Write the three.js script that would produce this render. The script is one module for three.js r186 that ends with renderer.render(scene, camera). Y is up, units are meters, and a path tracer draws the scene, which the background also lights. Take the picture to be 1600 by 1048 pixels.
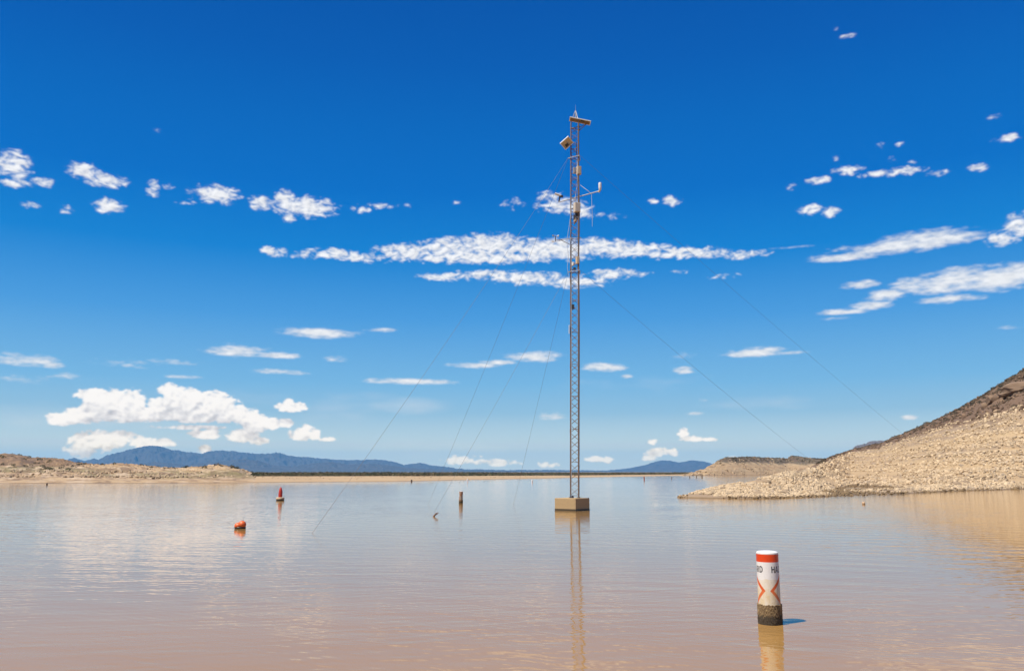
import * as THREE from 'three';
import { mergeGeometries, mergeVertices, toCreasedNormals } from 'three/addons/utils/BufferGeometryUtils.js';

// ---------------------------------------------------------------- camera, sky, sun, exposure
const scene = new THREE.Scene();
const camera = new THREE.PerspectiveCamera(43.906, 1024 / 670, 0.1, 60000);
camera.position.set(0, 1.65, 0);
camera.rotation.x = THREE.MathUtils.degToRad(9.348);
const renderer = new THREE.WebGLRenderer({ antialias: true });
renderer.toneMapping = THREE.LinearToneMapping;
const EXPOSURE = 1.5;
renderer.toneMappingExposure = EXPOSURE;
renderer.shadowMap.enabled = true;
renderer.shadowMap.type = THREE.PCFSoftShadowMap;

const SUN_AZ = THREE.MathUtils.degToRad(58), SUN_EL = THREE.MathUtils.degToRad(62);
const sun = new THREE.DirectionalLight(new THREE.Color(1, 0.93, 0.84), 5);
sun.name = 'sun';
sun.position.set(-Math.sin(SUN_AZ) * Math.cos(SUN_EL) * 300, Math.sin(SUN_EL) * 300, Math.cos(SUN_AZ) * Math.cos(SUN_EL) * 300 - 40);
sun.target.position.set(0, 0, -40);
sun.castShadow = true;
sun.shadow.radius = 3;
sun.shadow.mapSize.set(4096, 4096);
Object.assign(sun.shadow.camera, { left: -260, right: 260, top: 260, bottom: -260, near: 1, far: 900 });
scene.add(sun, sun.target);

// ---------------------------------------------------------------- small helpers: random numbers and noise
function rng(seed) {
  let s = seed >>> 0;
  return () => { s = (s + 0x6d2b79f5) | 0; let t = Math.imul(s ^ (s >>> 15), 1 | s); t = (t + Math.imul(t ^ (t >>> 7), 61 | t)) ^ t; return ((t ^ (t >>> 14)) >>> 0) / 4294967296; };
}
const clamp = (x, a, b) => Math.min(b, Math.max(a, x));
const sstep = (a, b, x) => { const t = clamp((x - a) / (b - a), 0, 1); return t * t * (3 - 2 * t); };
const mix = (a, b, t) => a + (b - a) * t;
const PERM = new Uint8Array(512), GX = new Float32Array(256), GY = new Float32Array(256), VAL = new Float32Array(256);
{
  const r = rng(77), p = [...Array(256).keys()];
  for (let i = 255; i > 0; i--) { const j = Math.floor(r() * (i + 1)); [p[i], p[j]] = [p[j], p[i]]; }
  for (let i = 0; i < 512; i++) PERM[i] = p[i & 255];
  for (let i = 0; i < 256; i++) { const a = r() * Math.PI * 2; GX[i] = Math.cos(a); GY[i] = Math.sin(a); VAL[i] = r(); }
}
function noise(x, y) {   // gradient noise, about -1..1
  const fx = Math.floor(x), fy = Math.floor(y), X = fx & 255, Y = fy & 255;
  x -= fx; y -= fy;
  const u = x * x * x * (x * (x * 6 - 15) + 10), v = y * y * y * (y * (y * 6 - 15) + 10);
  const a = PERM[PERM[X] + Y], b = PERM[PERM[X + 1] + Y], c = PERM[PERM[X] + Y + 1], d = PERM[PERM[X + 1] + Y + 1];
  const n0 = mix(GX[a] * x + GY[a] * y, GX[b] * (x - 1) + GY[b] * y, u), n1 = mix(GX[c] * x + GY[c] * (y - 1), GX[d] * (x - 1) + GY[d] * (y - 1), u);
  return mix(n0, n1, v) * 1.5;
}
function fbm(x, y, n = 4, gain = 0.5) { let s = 0, a = 1, t = 0; for (let i = 0; i < n; i++) { s += a * noise(x, y); t += a; a *= gain; x = x * 2.03 + 17.1; y = y * 2.03 - 9.7; } return s / t; }
function billow(x, y, n = 4) { let s = 0, a = 1, t = 0; for (let i = 0; i < n; i++) { s += a * (1 - 2 * Math.abs(noise(x, y))); t += a; a *= 0.55; x = x * 2.1 + 5.3; y = y * 2.1 + 11.9; } return s / t; }
const lin = (r, g, b) => new THREE.Color().setRGB(r, g, b);
const s2l = (c) => (c <= 0.04045 ? c / 12.92 : ((c + 0.055) / 1.055) ** 2.4);

const CLOUDS = {   // azimuth, elevation, half width, half height (degrees), density
  puff: [[-32.18,17.92,1.07,0.87,1.0],[-32.02,16.91,0.94,0.29,0.8],[-30.41,17.22,0.76,0.3,0.8],[-28.36,18.24,1.01,0.53,1.0],[-27.05,17.86,1.33,0.46,0.9],[-26.83,16.37,0.99,0.5,1.0],[-24.21,17.71,0.5,0.55,0.65],[-23.38,18.06,0.47,0.24,0.45],[-22.29,17.18,0.63,0.24,0.4],[-20.41,17.88,1.63,0.65,1.0],[-17.42,17.6,0.92,0.53,0.95],[-15.88,17.95,0.77,0.66,1.0],[-14.57,17.59,2.34,0.75,1.0],[-15.52,16.76,0.47,0.33,0.8],[-10.64,17.68,0.71,0.34,0.7],[-9.31,17.96,0.89,0.25,0.75],[-7.66,18.03,0.45,0.21,0.5],[-31.04,15.75,0.54,0.22,0.75],[-29.09,15.78,0.35,0.3,0.5],[-4.12,18.39,0.46,0.17,0.6],[-24.08,21.35,0.39,0.15,0.35],[23.51,27.08,0.52,0.15,0.45],[22.86,27.64,0.2,0.12,0.4],[2.75,18.76,1.1,0.47,0.75],[3.66,18.15,1.91,0.56,0.85],[5.02,17.77,0.82,0.6,0.8],[6.38,17.3,0.36,0.34,0.5],[7.5,17.35,0.63,0.26,0.6],[0.0,18.35,0.92,0.43,0.35],[10.08,18.26,0.4,0.21,0.8],[11.32,18.19,0.7,0.38,0.95],[21.11,18.69,0.88,0.28,0.9],[22.93,19.07,1.01,0.32,0.9],[24.73,18.63,1.13,0.23,0.7],[26.36,18.55,1.25,0.31,0.85],[28.35,18.13,0.71,0.23,0.6],[30.48,18.08,0.61,0.26,0.8],[32.16,19.48,0.79,0.25,0.8],[31.6,20.84,0.47,0.18,0.55],[25.59,19.33,0.3,0.23,0.5],[26.88,19.01,0.37,0.15,0.5],[24.98,20.36,0.3,0.23,0.4],[26.11,20.22,0.37,0.15,0.45],[19.46,18.39,0.41,0.24,0.5],[22.32,20.02,0.24,0.24,0.35],[20.39,16.9,0.76,0.37,1.0],[21.78,16.59,0.67,0.36,0.95],[32.36,14.46,0.84,0.74,1.0],[31.3,13.78,0.99,0.49,0.9],[-16.51,14.51,0.92,0.38,0.95],[-14.65,14.42,1.28,0.3,0.6],[-12.51,14.63,1.92,0.38,0.85],[-10.76,14.46,2.65,0.34,0.8],[-7.23,14.94,2.7,0.65,0.9],[-4.54,15.27,2.72,0.78,0.95],[-1.36,15.49,3.18,0.87,1.0],[-2.72,14.69,6.8,0.48,1.0],[2.72,15.22,3.61,0.87,1.0],[5.89,15.33,2.68,0.65,1.0],[8.12,15.04,3.09,0.56,1.0],[11.64,14.72,3.01,0.43,0.95],[13.8,14.56,1.7,0.34,0.8],[16.13,14.32,1.66,0.34,0.8],[-4.51,13.36,2.25,0.35,0.8],[-1.36,13.48,3.16,0.39,0.9],[1.36,13.26,3.15,0.48,0.9],[4.51,13.01,2.68,0.48,0.9],[7.2,13.47,1.6,0.43,0.85],[8.97,13.41,1.1,0.22,0.5],[11.6,13.43,0.65,0.17,0.5],[14.59,13.02,1.05,0.21,0.4],[-5.9,15.72,0.9,0.17,0.3]],
  streak: [[25.46,13.97,4.28,0.55,0.9],[22.77,13.65,2.83,0.36,0.9],[27.31,14.15,3.14,0.78,1.0],[28.74,14.13,2.06,0.54,0.9],[19.24,14.58,1.6,0.12,0.6],[28.88,11.47,3.67,0.92,1.0],[30.93,11.39,2.59,0.94,1.0],[31.95,11.73,1.28,0.6,1.0],[23.23,11.82,1.36,0.36,0.85],[24.69,11.0,1.32,0.52,0.95],[23.71,10.44,1.67,0.36,0.95],[22.16,10.18,1.75,0.24,0.9],[26.75,11.49,2.12,0.63,0.9],[28.45,10.46,2.05,0.35,0.9],[-13.3,9.23,2.91,0.43,0.95],[-9.09,9.62,1.22,0.22,0.8],[-18.28,7.84,2.52,0.5,0.85],[-16.03,7.63,1.82,0.25,0.9],[-21.96,6.96,2.33,0.24,0.55],[-24.95,6.72,2.61,0.32,0.4],[-30.52,6.58,2.02,0.49,0.85],[-29.16,6.4,0.85,0.27,0.7],[-28.08,5.77,1.75,0.23,0.5],[-30.76,5.47,1.66,0.3,0.45],[-15.69,6.58,1.99,0.21,0.85],[-21.64,6.03,1.24,0.16,0.6],[-11.96,7.55,1.11,0.26,0.55],[-7.13,6.13,3.77,0.26,0.9],[-2.66,7.27,2.04,0.26,0.85],[-0.89,7.5,1.78,0.22,0.8],[1.56,7.85,2.22,0.48,0.95],[6.41,7.1,1.75,0.39,0.95],[7.92,6.47,0.52,0.17,0.8],[11.81,6.78,0.85,0.3,0.95],[11.84,7.81,0.85,0.34,0.4],[16.45,7.83,2.19,0.42,0.95],[18.47,7.74,1.59,0.17,0.8],[25.54,3.36,0.53,0.2,0.9],[21.75,9.8,1.15,0.16,0.45],[31.18,8.47,0.91,0.15,0.6],[2.42,3.76,1.49,0.35,0.5],[12.79,4.78,0.63,0.17,0.5],[12.34,3.89,0.67,0.17,0.6],[15.13,3.13,0.25,0.13,0.5]],
  wisp: [[-7.01,4.48,3.23,0.61,0.6],[-11.72,4.16,3.85,0.94,0.32],[-10.47,5.04,2.58,0.43,0.3],[17.1,4.48,3.93,0.5,0.3],[14.65,4.45,2.45,0.34,0.3],[-29.59,3.32,4.15,0.76,0.3],[-25.42,3.05,6.0,0.63,0.35],[-20.29,4.81,5.61,0.58,0.2],[-4.36,1.63,5.23,0.86,0.2],[8.78,5.93,6.76,0.61,0.15]],
  cumulus: [[-28.39,3.12,0.89,0.5,1.0],[-27.38,3.31,1.19,0.66,1.0],[-26.54,3.8,0.99,0.86,1.0],[-26.6,4.66,1.21,0.47,1.0],[-25.78,4.14,1.23,0.95,1.0],[-24.58,4.1,0.88,1.03,1.0],[-24.72,3.46,1.84,0.63,1.0],[-22.92,4.08,0.83,0.73,1.0],[-23.55,3.5,1.27,0.64,1.0],[-22.11,4.34,1.14,1.22,1.0],[-22.53,5.06,0.61,0.49,1.0],[-21.23,4.45,1.31,0.9,1.0],[-21.0,3.64,2.33,0.82,1.0],[-19.67,4.17,1.58,1.03,1.0],[-18.86,3.69,1.43,0.83,1.0],[-17.66,3.55,0.88,0.75,0.95],[-17.04,3.06,1.13,0.75,0.95],[-16.03,3.08,0.65,0.5,0.9],[-15.22,3.17,0.57,0.38,0.8],[-17.8,2.3,1.04,0.54,0.95],[-16.78,1.98,0.64,0.33,0.8],[-20.23,2.35,1.01,0.37,0.95],[-19.77,2.52,0.47,0.37,0.9],[-21.14,2.82,2.32,0.2,0.7],[-26.39,1.78,1.56,0.78,0.75],[-25.16,1.95,1.23,0.63,0.75],[-24.06,1.81,1.25,0.48,0.7],[-22.59,1.79,0.75,0.36,0.8],[-27.05,1.27,1.05,0.62,0.6],[-20.1,1.42,0.46,0.37,0.8],[-14.85,4.23,1.03,0.42,1.0],[-15.07,4.53,0.37,0.34,1.0],[-14.16,2.43,0.83,0.55,1.0],[-13.84,2.77,0.37,0.42,1.0],[-13.33,2.44,0.42,0.51,0.95],[-12.41,2.15,0.59,0.17,0.8],[9.94,1.27,0.93,0.38,0.75],[10.78,1.27,0.42,0.34,0.8],[9.17,0.93,0.68,0.21,0.6],[9.54,2.04,0.38,0.34,0.75],[11.58,2.58,0.38,0.38,0.9],[12.16,2.19,0.83,0.25,0.85],[13.24,2.14,0.58,0.17,0.7],[5.86,0.86,0.95,0.3,0.7],[6.51,0.77,0.43,0.3,0.7],[-3.7,0.77,1.22,0.39,0.55],[-1.31,0.6,1.92,0.34,0.5],[2.18,0.47,1.04,0.26,0.45],[-2.4,1.12,0.61,0.22,0.4],[14.92,0.91,0.65,0.21,0.4]],
};
const HILLSIDE = [[10.744,[[50,-1.5],[54,-1.2],[56,-0.9],[57,-0.6],[58,-0.5],[59,-0.6],[66,-1.6]]],[11.247,[[50.3,-1.3],[57.3,0],[57.4,0.0],[57.5,0.01],[57.7,0.01],[58.0,0.01],[82.3,-1.2]]],[11.79,[[49.9,-1.3],[56.9,0],[57.2,0.02],[57.7,0.06],[58.4,0.1],[59.6,0.08],[84.4,-1.17]]],[12.414,[[49.6,-1.3],[56.6,0],[57.1,0.04],[57.9,0.12],[59.3,0.21],[61.4,0.18],[86.8,-1.13]]],[13.323,[[49.3,-1.3],[56.3,0],[57.1,0.07],[58.4,0.22],[60.5,0.38],[64.0,0.35],[90.4,-1.06]]],[14.062,[[49.3,-1.3],[56.3,0],[57.4,0.09],[59.2,0.29],[62.2,0.5],[66.8,0.49],[94.2,-1.0]]],[14.877,[[49.3,-1.3],[56.3,0],[57.7,0.12],[60.1,0.37],[64.0,0.66],[70.0,0.66],[98.5,-0.94]]],[16.089,[[49.3,-1.3],[56.3,0],[58.4,0.15],[62.1,0.48],[68.0,0.89],[76.0,0.94],[106.6,-0.82]]],[17.286,[[50.2,-1.3],[57.2,0],[60.8,0.16],[67.1,0.54],[76.9,1.07],[88.6,1.16],[123.7,-0.74]]],[18.35,[[51.8,-1.3],[58.8,0],[63.5,0.17],[71.9,0.62],[85.0,1.29],[100.0,1.44],[139.0,-0.62]]],[19.169,[[53.2,-1.3],[60.2,0],[68.3,0.15],[82.8,0.7],[105.4,1.66],[127.6,1.93],[176.3,-0.43]]],[19.826,[[54.3,-1.3],[61.3,0],[72.2,0.14],[91.7,0.8],[122.0,2.08],[150.0,2.5],[206.5,-0.2]]],[20.401,[[55.3,-1.3],[62.3,0],[79.8,0.1],[111.1,0.98],[159.8,3.05],[204.0,3.92],[279.4,3.14]]],[20.782,[[56.0,-1.3],[63.0,0],[85.0,0.07],[124.0,1.16],[185.0,3.92],[240.0,5.19],[328.0,4.15]]],[21.35,[[57.0,-1.3],[64.0,0],[94.8,-0.0],[149.5,1.42],[235.0,5.43],[310.0,7.34],[422.5,5.87]]],[21.914,[[58.2,-1.3],[65.2,0],[104.8,-0.06],[175.1,1.79],[285.0,7.31],[380.0,9.99],[517.0,7.99]]],[22.659,[[59.7,-1.3],[66.7,0],[107.1,-0.0],[179.0,2.07],[291.4,8.1],[371.5,10.7],[505.5,8.56]]],[23.651,[[61.9,-1.3],[68.9,0],[110.5,0.08],[184.4,2.47],[300.0,9.19],[360.0,11.57],[490.0,9.26]]],[24.485,[[63.9,-1.3],[70.9,0],[107.6,0.29],[172.8,2.97],[274.8,9.94],[337.6,13.11],[459.7,10.49]]],[25.13,[[66.3,-1.3],[73.3,0],[106.0,0.46],[164.1,3.32],[255.0,10.34],[320.0,14.09],[436.0,11.27]]],[25.909,[[69.5,-1.3],[76.5,0],[104.9,0.62],[155.4,3.63],[234.4,10.52],[306.0,15.22],[417.0,12.18]]],[26.782,[[73.4,-1.3],[80.4,0],[103.9,0.81],[145.7,3.92],[210.9,10.52],[290.0,16.3],[395.5,13.04]]],[27.982,[[79.4,-1.3],[86.4,0],[104.5,1.03],[136.7,4.27],[187.1,10.48],[271.7,18.28],[370.8,14.62]]],[29.057,[[83.2,-1.3],[90.2,0],[105.1,1.18],[131.6,4.53],[173.0,10.52],[255.0,19.69],[348.2,15.75]]],[30.174,[[87.6,-1.3],[94.6,0],[106.0,1.33],[126.3,4.76],[158.0,10.41],[243.5,21.99],[332.7,17.59]]],[31.267,[[92.4,-1.3],[99.4,0],[108.5,1.44],[124.7,4.91],[150.0,10.27],[232.0,23.93],[317.2,19.14]]],[32.829,[[98.1,-1.3],[105.1,0],[112.3,1.59],[125.0,5.2],[145.0,10.44],[223.5,27.08],[305.7,21.66]]],[34.338,[[104.4,-1.3],[111.4,0],[116.5,1.74],[125.7,5.48],[140.0,10.56],[215.0,29.8],[294.2,23.84]]],[37.199,[[114.8,-1.3],[121.8,0],[124.4,1.94],[128.9,5.86],[136.0,10.68],[209.0,34.04],[286.2,27.23]]],[41.117,[[126.1,-1.3],[133.1,0],[132.5,2.17],[131.6,6.28],[130.0,10.75],[200.0,37.17],[274.0,29.74]]]];
const HEADLAND = [[11.164,[[429.9,-1.5],[447.9,-1],[451.9,-0.8],[459.9,-0.6],[479.9,-0.5],[509.9,-1.5]]],[11.498,[[429.9,-1.5],[449.9,0],[451.9,0.03],[454.7,0.08],[457.9,0.1],[547.9,-1.5]]],[11.79,[[436.5,-1.5],[456.5,0],[461.3,0.18],[468.0,0.42],[475.7,0.6],[565.7,-1.5]]],[12.331,[[449.2,-1.5],[469.2,0],[479.2,0.54],[493.2,1.29],[509.2,1.89],[599.2,-1.5]]],[12.828,[[461.5,-1.5],[481.5,0],[496.3,0.89],[517.0,2.18],[540.7,3.23],[630.7,-1.5]]],[13.323,[[475.1,-1.5],[495.1,0],[514.7,1.57],[542.1,3.87],[573.5,5.83],[663.5,-1.5]]],[13.857,[[494.5,-1.5],[514.5,0],[539.3,2.5],[574.0,6.22],[613.7,9.48],[703.7,-1.5]]],[14.266,[[510.5,-1.5],[530.5,0],[558.0,2.99],[596.5,7.47],[640.5,11.44],[730.5,-1.5]]],[14.877,[[536.2,-1.5],[556.2,0],[583.7,3.19],[622.2,7.96],[666.2,12.16],[756.2,-1.5]]],[15.888,[[585.0,-1.5],[605.0,0],[632.5,3.59],[671.0,8.89],[715.0,13.53],[805.0,-1.5]]],[16.689,[[626.3,-1.5],[646.3,0],[673.8,3.62],[712.3,8.96],[756.3,13.57],[846.3,-1.5]]],[17.365,[[654.4,-1.5],[674.4,0],[701.9,3.61],[740.4,8.9],[784.4,13.45],[874.4,-1.5]]],[18.154,[[690.6,-1.5],[710.6,0],[738.1,3.76],[776.6,9.24],[820.6,13.94],[910.6,-1.5]]],[18.389,[[702.2,-1.5],[722.2,0],[749.7,4.37],[788.2,10.73],[832.2,16.18],[922.2,-1.5]]],[19.052,[[708.6,-1.5],[728.6,0],[756.1,4.09],[794.6,10.04],[838.6,15.12],[928.6,-1.5]]],[19.633,[[711.2,-1.5],[731.2,0],[758.7,3.82],[797.2,9.39],[841.2,14.14],[931.2,-1.5]]],[20.782,[[716.6,-1.5],[736.6,0],[764.1,3.66],[802.6,8.99],[846.6,13.53],[936.6,-1.5]]],[22.287,[[724.3,-1.5],[744.3,0],[771.8,3.88],[810.3,9.51],[854.3,14.31],[944.3,-1.5]]],[24.485,[[736.8,-1.5],[756.8,0],[784.3,3.98],[822.8,9.76],[866.8,14.68],[956.8,-1.5]]],[26.26,[[748.0,-1.5],[768.0,0],[795.5,3.98],[834.0,9.75],[878.0,14.65],[968.0,-1.5]]]];
const FAR_SHORE = [[-38.554,[[142.7,-1.3],[156.7,0],[188.9,0.77],[284.5,4.17],[380.0,9.24],[570.0,1.3],[1500,1.12]]],[-35.794,[[139.8,-1.3],[153.8,0],[185.5,0.75],[277.9,4.02],[370.3,8.87],[560,1.3],[1500,1.1]]],[-33.74,[[138.0,-1.3],[152.0,0],[183.4,0.74],[273.5,3.86],[363.5,8.48],[560,1.3],[1500,1.09]]],[-32.21,[[136.8,-1.3],[150.8,0],[181.9,0.73],[270.3,3.66],[358.7,8.0],[560,1.3],[1500,1.08]]],[-31.267,[[136.1,-1.3],[150.1,0],[181.1,0.72],[268.5,3.54],[355.8,7.7],[560,1.3],[1500,1.07]]],[-30.756,[[135.4,-1.3],[149.4,0],[180.3,0.72],[267.3,3.49],[354.3,7.59],[560,1.3],[1500,1.07]]],[-30.174,[[134.6,-1.3],[148.6,0],[179.3,0.72],[265.9,3.26],[352.5,7.03],[560,1.3],[1500,1.07]]],[-29.585,[[133.9,-1.3],[147.9,0],[178.5,0.72],[264.6,3.02],[350.8,6.46],[560,1.3],[1500,1.06]]],[-29.123,[[133.3,-1.3],[147.3,0],[177.8,0.72],[261.3,2.99],[344.8,6.34],[560,1.3],[1500,1.06]]],[-28.69,[[132.8,-1.3],[146.8,0],[177.2,0.72],[255.4,2.94],[333.6,6.15],[560,1.3],[1500,1.06]]],[-28.253,[[132.3,-1.3],[146.3,0],[176.6,0.72],[249.5,2.73],[322.4,5.59],[560,1.3],[1500,1.06]]],[-27.812,[[131.8,-1.3],[145.8,0],[176.0,0.72],[243.6,2.53],[311.2,5.06],[560,1.3],[1500,1.05]]],[-27.368,[[131.3,-1.3],[145.3,0],[175.5,0.72],[237.7,2.21],[300.0,4.25],[560,1.3],[1500,1.05]]],[-26.678,[[130.5,-1.3],[144.5,0],[174.5,0.73],[232.7,2.1],[290.8,3.93],[560,1.3],[1500,1.05]]],[-26.015,[[129.8,-1.3],[143.8,0],[173.7,0.73],[227.9,1.99],[282.1,3.65],[560,1.3],[1500,1.04]]],[-25.556,[[129.4,-1.3],[143.4,0],[173.2,0.73],[224.7,2.03],[276.2,3.7],[560,1.3],[1500,1.04]]],[-25.059,[[128.9,-1.3],[142.9,0],[172.6,0.73],[221.2,2.07],[269.8,3.76],[560,1.3],[1500,1.04]]],[-24.593,[[128.4,-1.3],[142.4,0],[172.0,0.74],[217.9,1.97],[263.8,3.49],[560,1.3],[1500,1.04]]],[-24.124,[[128.0,-1.3],[142.0,0],[171.6,0.74],[214.7,1.86],[257.9,3.24],[560,1.3],[1500,1.03]]],[-23.395,[[127.3,-1.3],[141.3,0],[170.7,0.74],[209.7,1.76],[248.7,2.97],[560,1.3],[1500,1.03]]],[-22.696,[[126.7,-1.3],[140.7,0],[170.0,0.75],[205.0,1.67],[240.0,2.73],[560,1.3],[1500,1.03]]],[-21.914,[[127.1,-1.3],[141.1,0],[170.5,0.74],[199.2,1.57],[228.0,2.47],[560,1.3],[1500,1.02]]],[-21.199,[[127.6,-1.3],[141.6,0],[171.1,0.74],[194.1,1.48],[217.0,2.26],[560,1.3],[1500,1.02]]],[-20.782,[[127.8,-1.3],[141.8,0],[171.3,0.74],[191.0,1.55],[210.7,2.36],[560,1.3],[1500,1.02]]],[-20.401,[[128.1,-1.3],[142.1,0],[171.7,0.74],[188.3,1.6],[205.0,2.44],[560,1.3],[1500,1.02]]],[-20.018,[[128.3,-1.3],[142.3,0],[171.9,0.74],[188.5,1.74],[205.0,2.72],[560,1.3],[1500,1.02]]],[-19.71,[[128.5,-1.3],[142.5,0],[172.1,0.74],[188.6,1.86],[205.0,2.95],[560,1.3],[1500,1.02]]],[-19.169,[[128.9,-1.3],[142.9,0],[172.6,0.73],[188.8,1.82],[205.0,2.88],[560,1.3],[1500,1.01]]],[-18.702,[[129.3,-1.3],[143.3,0],[173.1,0.73],[189.0,1.79],[205.0,2.81],[560,1.3],[1500,1.01]]],[-18.311,[[129.6,-1.3],[143.6,0],[173.4,0.73],[189.2,1.63],[205.0,2.51],[560,1.3],[1500,1.01]]],[-17.957,[[129.9,-1.3],[143.9,0],[173.8,0.73],[189.4,1.5],[205.0,2.23],[560,1.3],[1500,1.01]]],[-17.524,[[130.2,-1.3],[144.2,0],[174.2,0.73],[197.4,1.18],[220.7,1.65],[560,1.3],[1500,1.01]]],[-17.127,[[130.6,-1.3],[144.6,0],[174.6,0.73],[204.8,0.88],[235.0,1.06],[560,1.01],[1500,1.01]]],[-16.089,[[132.0,-1.3],[146.0,0],[176.3,0.72],[232.7,0.77],[289.2,0.92],[560,1.01],[1500,1.0]]],[-14.47,[[134.3,-1.3],[148.3,0],[179.0,0.71],[253.1,0.7],[327.1,0.82],[560,1.0],[1500,1.0]]],[-12.828,[[136.9,-1.3],[150.9,0],[182.1,0.69],[266.0,0.65],[350.0,0.76],[560,1.0],[1500,0.99]]],[-10.324,[[139.6,-1.3],[153.6,0],[185.2,0.68],[276.4,0.6],[367.5,0.7],[560,0.99],[1500,0.99]]],[-7.78,[[142.9,-1.3],[156.9,0],[189.1,0.67],[287.1,0.56],[385.0,0.64],[577.5,0.96],[1500,0.98]]],[-5.204,[[159.1,-1.3],[173.1,0],[208.3,0.59],[305.4,0.51],[402.5,0.58],[603.8,0.93],[1500,0.98]]],[-2.608,[[179.7,-1.3],[193.7,0],[232.6,0.5],[326.3,0.44],[420.0,0.52],[630.0,0.9],[1500,0.98]]],[0.0,[[200.3,-1.3],[214.3,0],[256.9,0.48],[362.8,0.39],[468.7,0.44],[703.0,0.81],[1500,0.98]]],[3.041,[[231.4,-1.3],[245.4,0],[293.6,0.44],[409.5,0.34],[525.5,0.36],[788.3,0.71],[1500,0.98]]],[4.643,[[273.3,-1.3],[287.3,0],[343.0,0.32],[449.3,0.28],[555.5,0.32],[833.3,0.65],[1500,0.98]]],[6.495,[[302.7,-1.3],[316.7,0],[377.7,0.33],[484.1,0.33],[590.4,0.42],[885.7,0.6],[1500,0.98]]],[8.632,[[345.7,-1.3],[359.7,0],[428.4,0.33],[529.7,0.42],[631.0,0.57],[946.5,0.53],[1500,0.98]]],[10.744,[[417.5,-1.3],[431.5,0],[513.2,0.29],[592.4,0.51],[671.6,0.74],[1007.4,0.46],[1500,0.99]]],[12.206,[[455.9,-1.3],[469.9,0],[558.5,0.34],[629.2,0.61],[700.0,0.88],[1050.0,0.42],[1500,0.99]]]];
const RANGE_BACK = { distance: 13500, crest: [[-29.979,10.4],[-28.489,90.6],[-27.812,180.8],[-27.471,199.4],[-26.921,157.9],[-26.469,194.8],[-26.19,174.4],[-25.803,243.5],[-25.059,281.9],[-24.305,348.5],[-23.651,383.0],[-23.175,396.6],[-22.696,372.6],[-21.989,325.3],[-21.199,304.3],[-20.325,273.7],[-19.826,311.9],[-19.014,331.7],[-18.193,310.1],[-17.127,282.8],[-16.089,280.4],[-15.646,299.6],[-14.633,246.9],[-13.076,218.9],[-12.165,199.8],[-11.122,190.6],[-9.184,201.8],[-8.121,172.2],[-7.31,112.1],[-6.753,132.4],[-6.238,152.7],[-5.549,112.5],[-4.341,82.4],[-3.128,42.1],[-2.043,42.1],[-0.435,26.9],[1.609,32.0],[3.778,27.9],[6.066,18.7],[8.206,6.7]] };
const RANGE_FRONT = { distance: 10500, crest: [[-26.26,8.7],[-24.844,73.1],[-23.028,117.6],[-21.161,89.8],[-19.633,120.4],[-17.997,155.3],[-16.889,144.9],[-15.888,85.0],[-14.674,70.2],[-13.241,109.0],[-11.998,125.0],[-10.954,94.4],[-9.691,110.4],[-8.419,87.3],[-6.924,56.3],[-4.773,36.9],[-2.608,21.3],[0.0,9.5]] };
const PEAK = { distance: 14000, crest: [[4.557,5.8],[5.42,17.3],[6.924,43.3],[8.078,74.4],[9.056,126.1],[9.691,177.7],[10.113,198.2],[10.744,187.5],[11.247,161.3],[12.081,196.9],[12.828,175.8],[13.323,144.7],[14.266,83.0],[15.485,32.0],[16.889,6.7]] };
const MESA = { distance: 4200, crest: [[20.782,4.6],[21.614,48.5],[21.914,92.4],[22.101,109.9],[22.287,123.0],[22.584,128.6],[22.917,132.6],[23.065,139.8],[23.175,144.1],[23.688,145.0],[24.268,148.7],[25.201,150.4],[26.26,137.7],[27.642,93.9],[29.322,23.6],[30.627,1.6]] };

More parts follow.
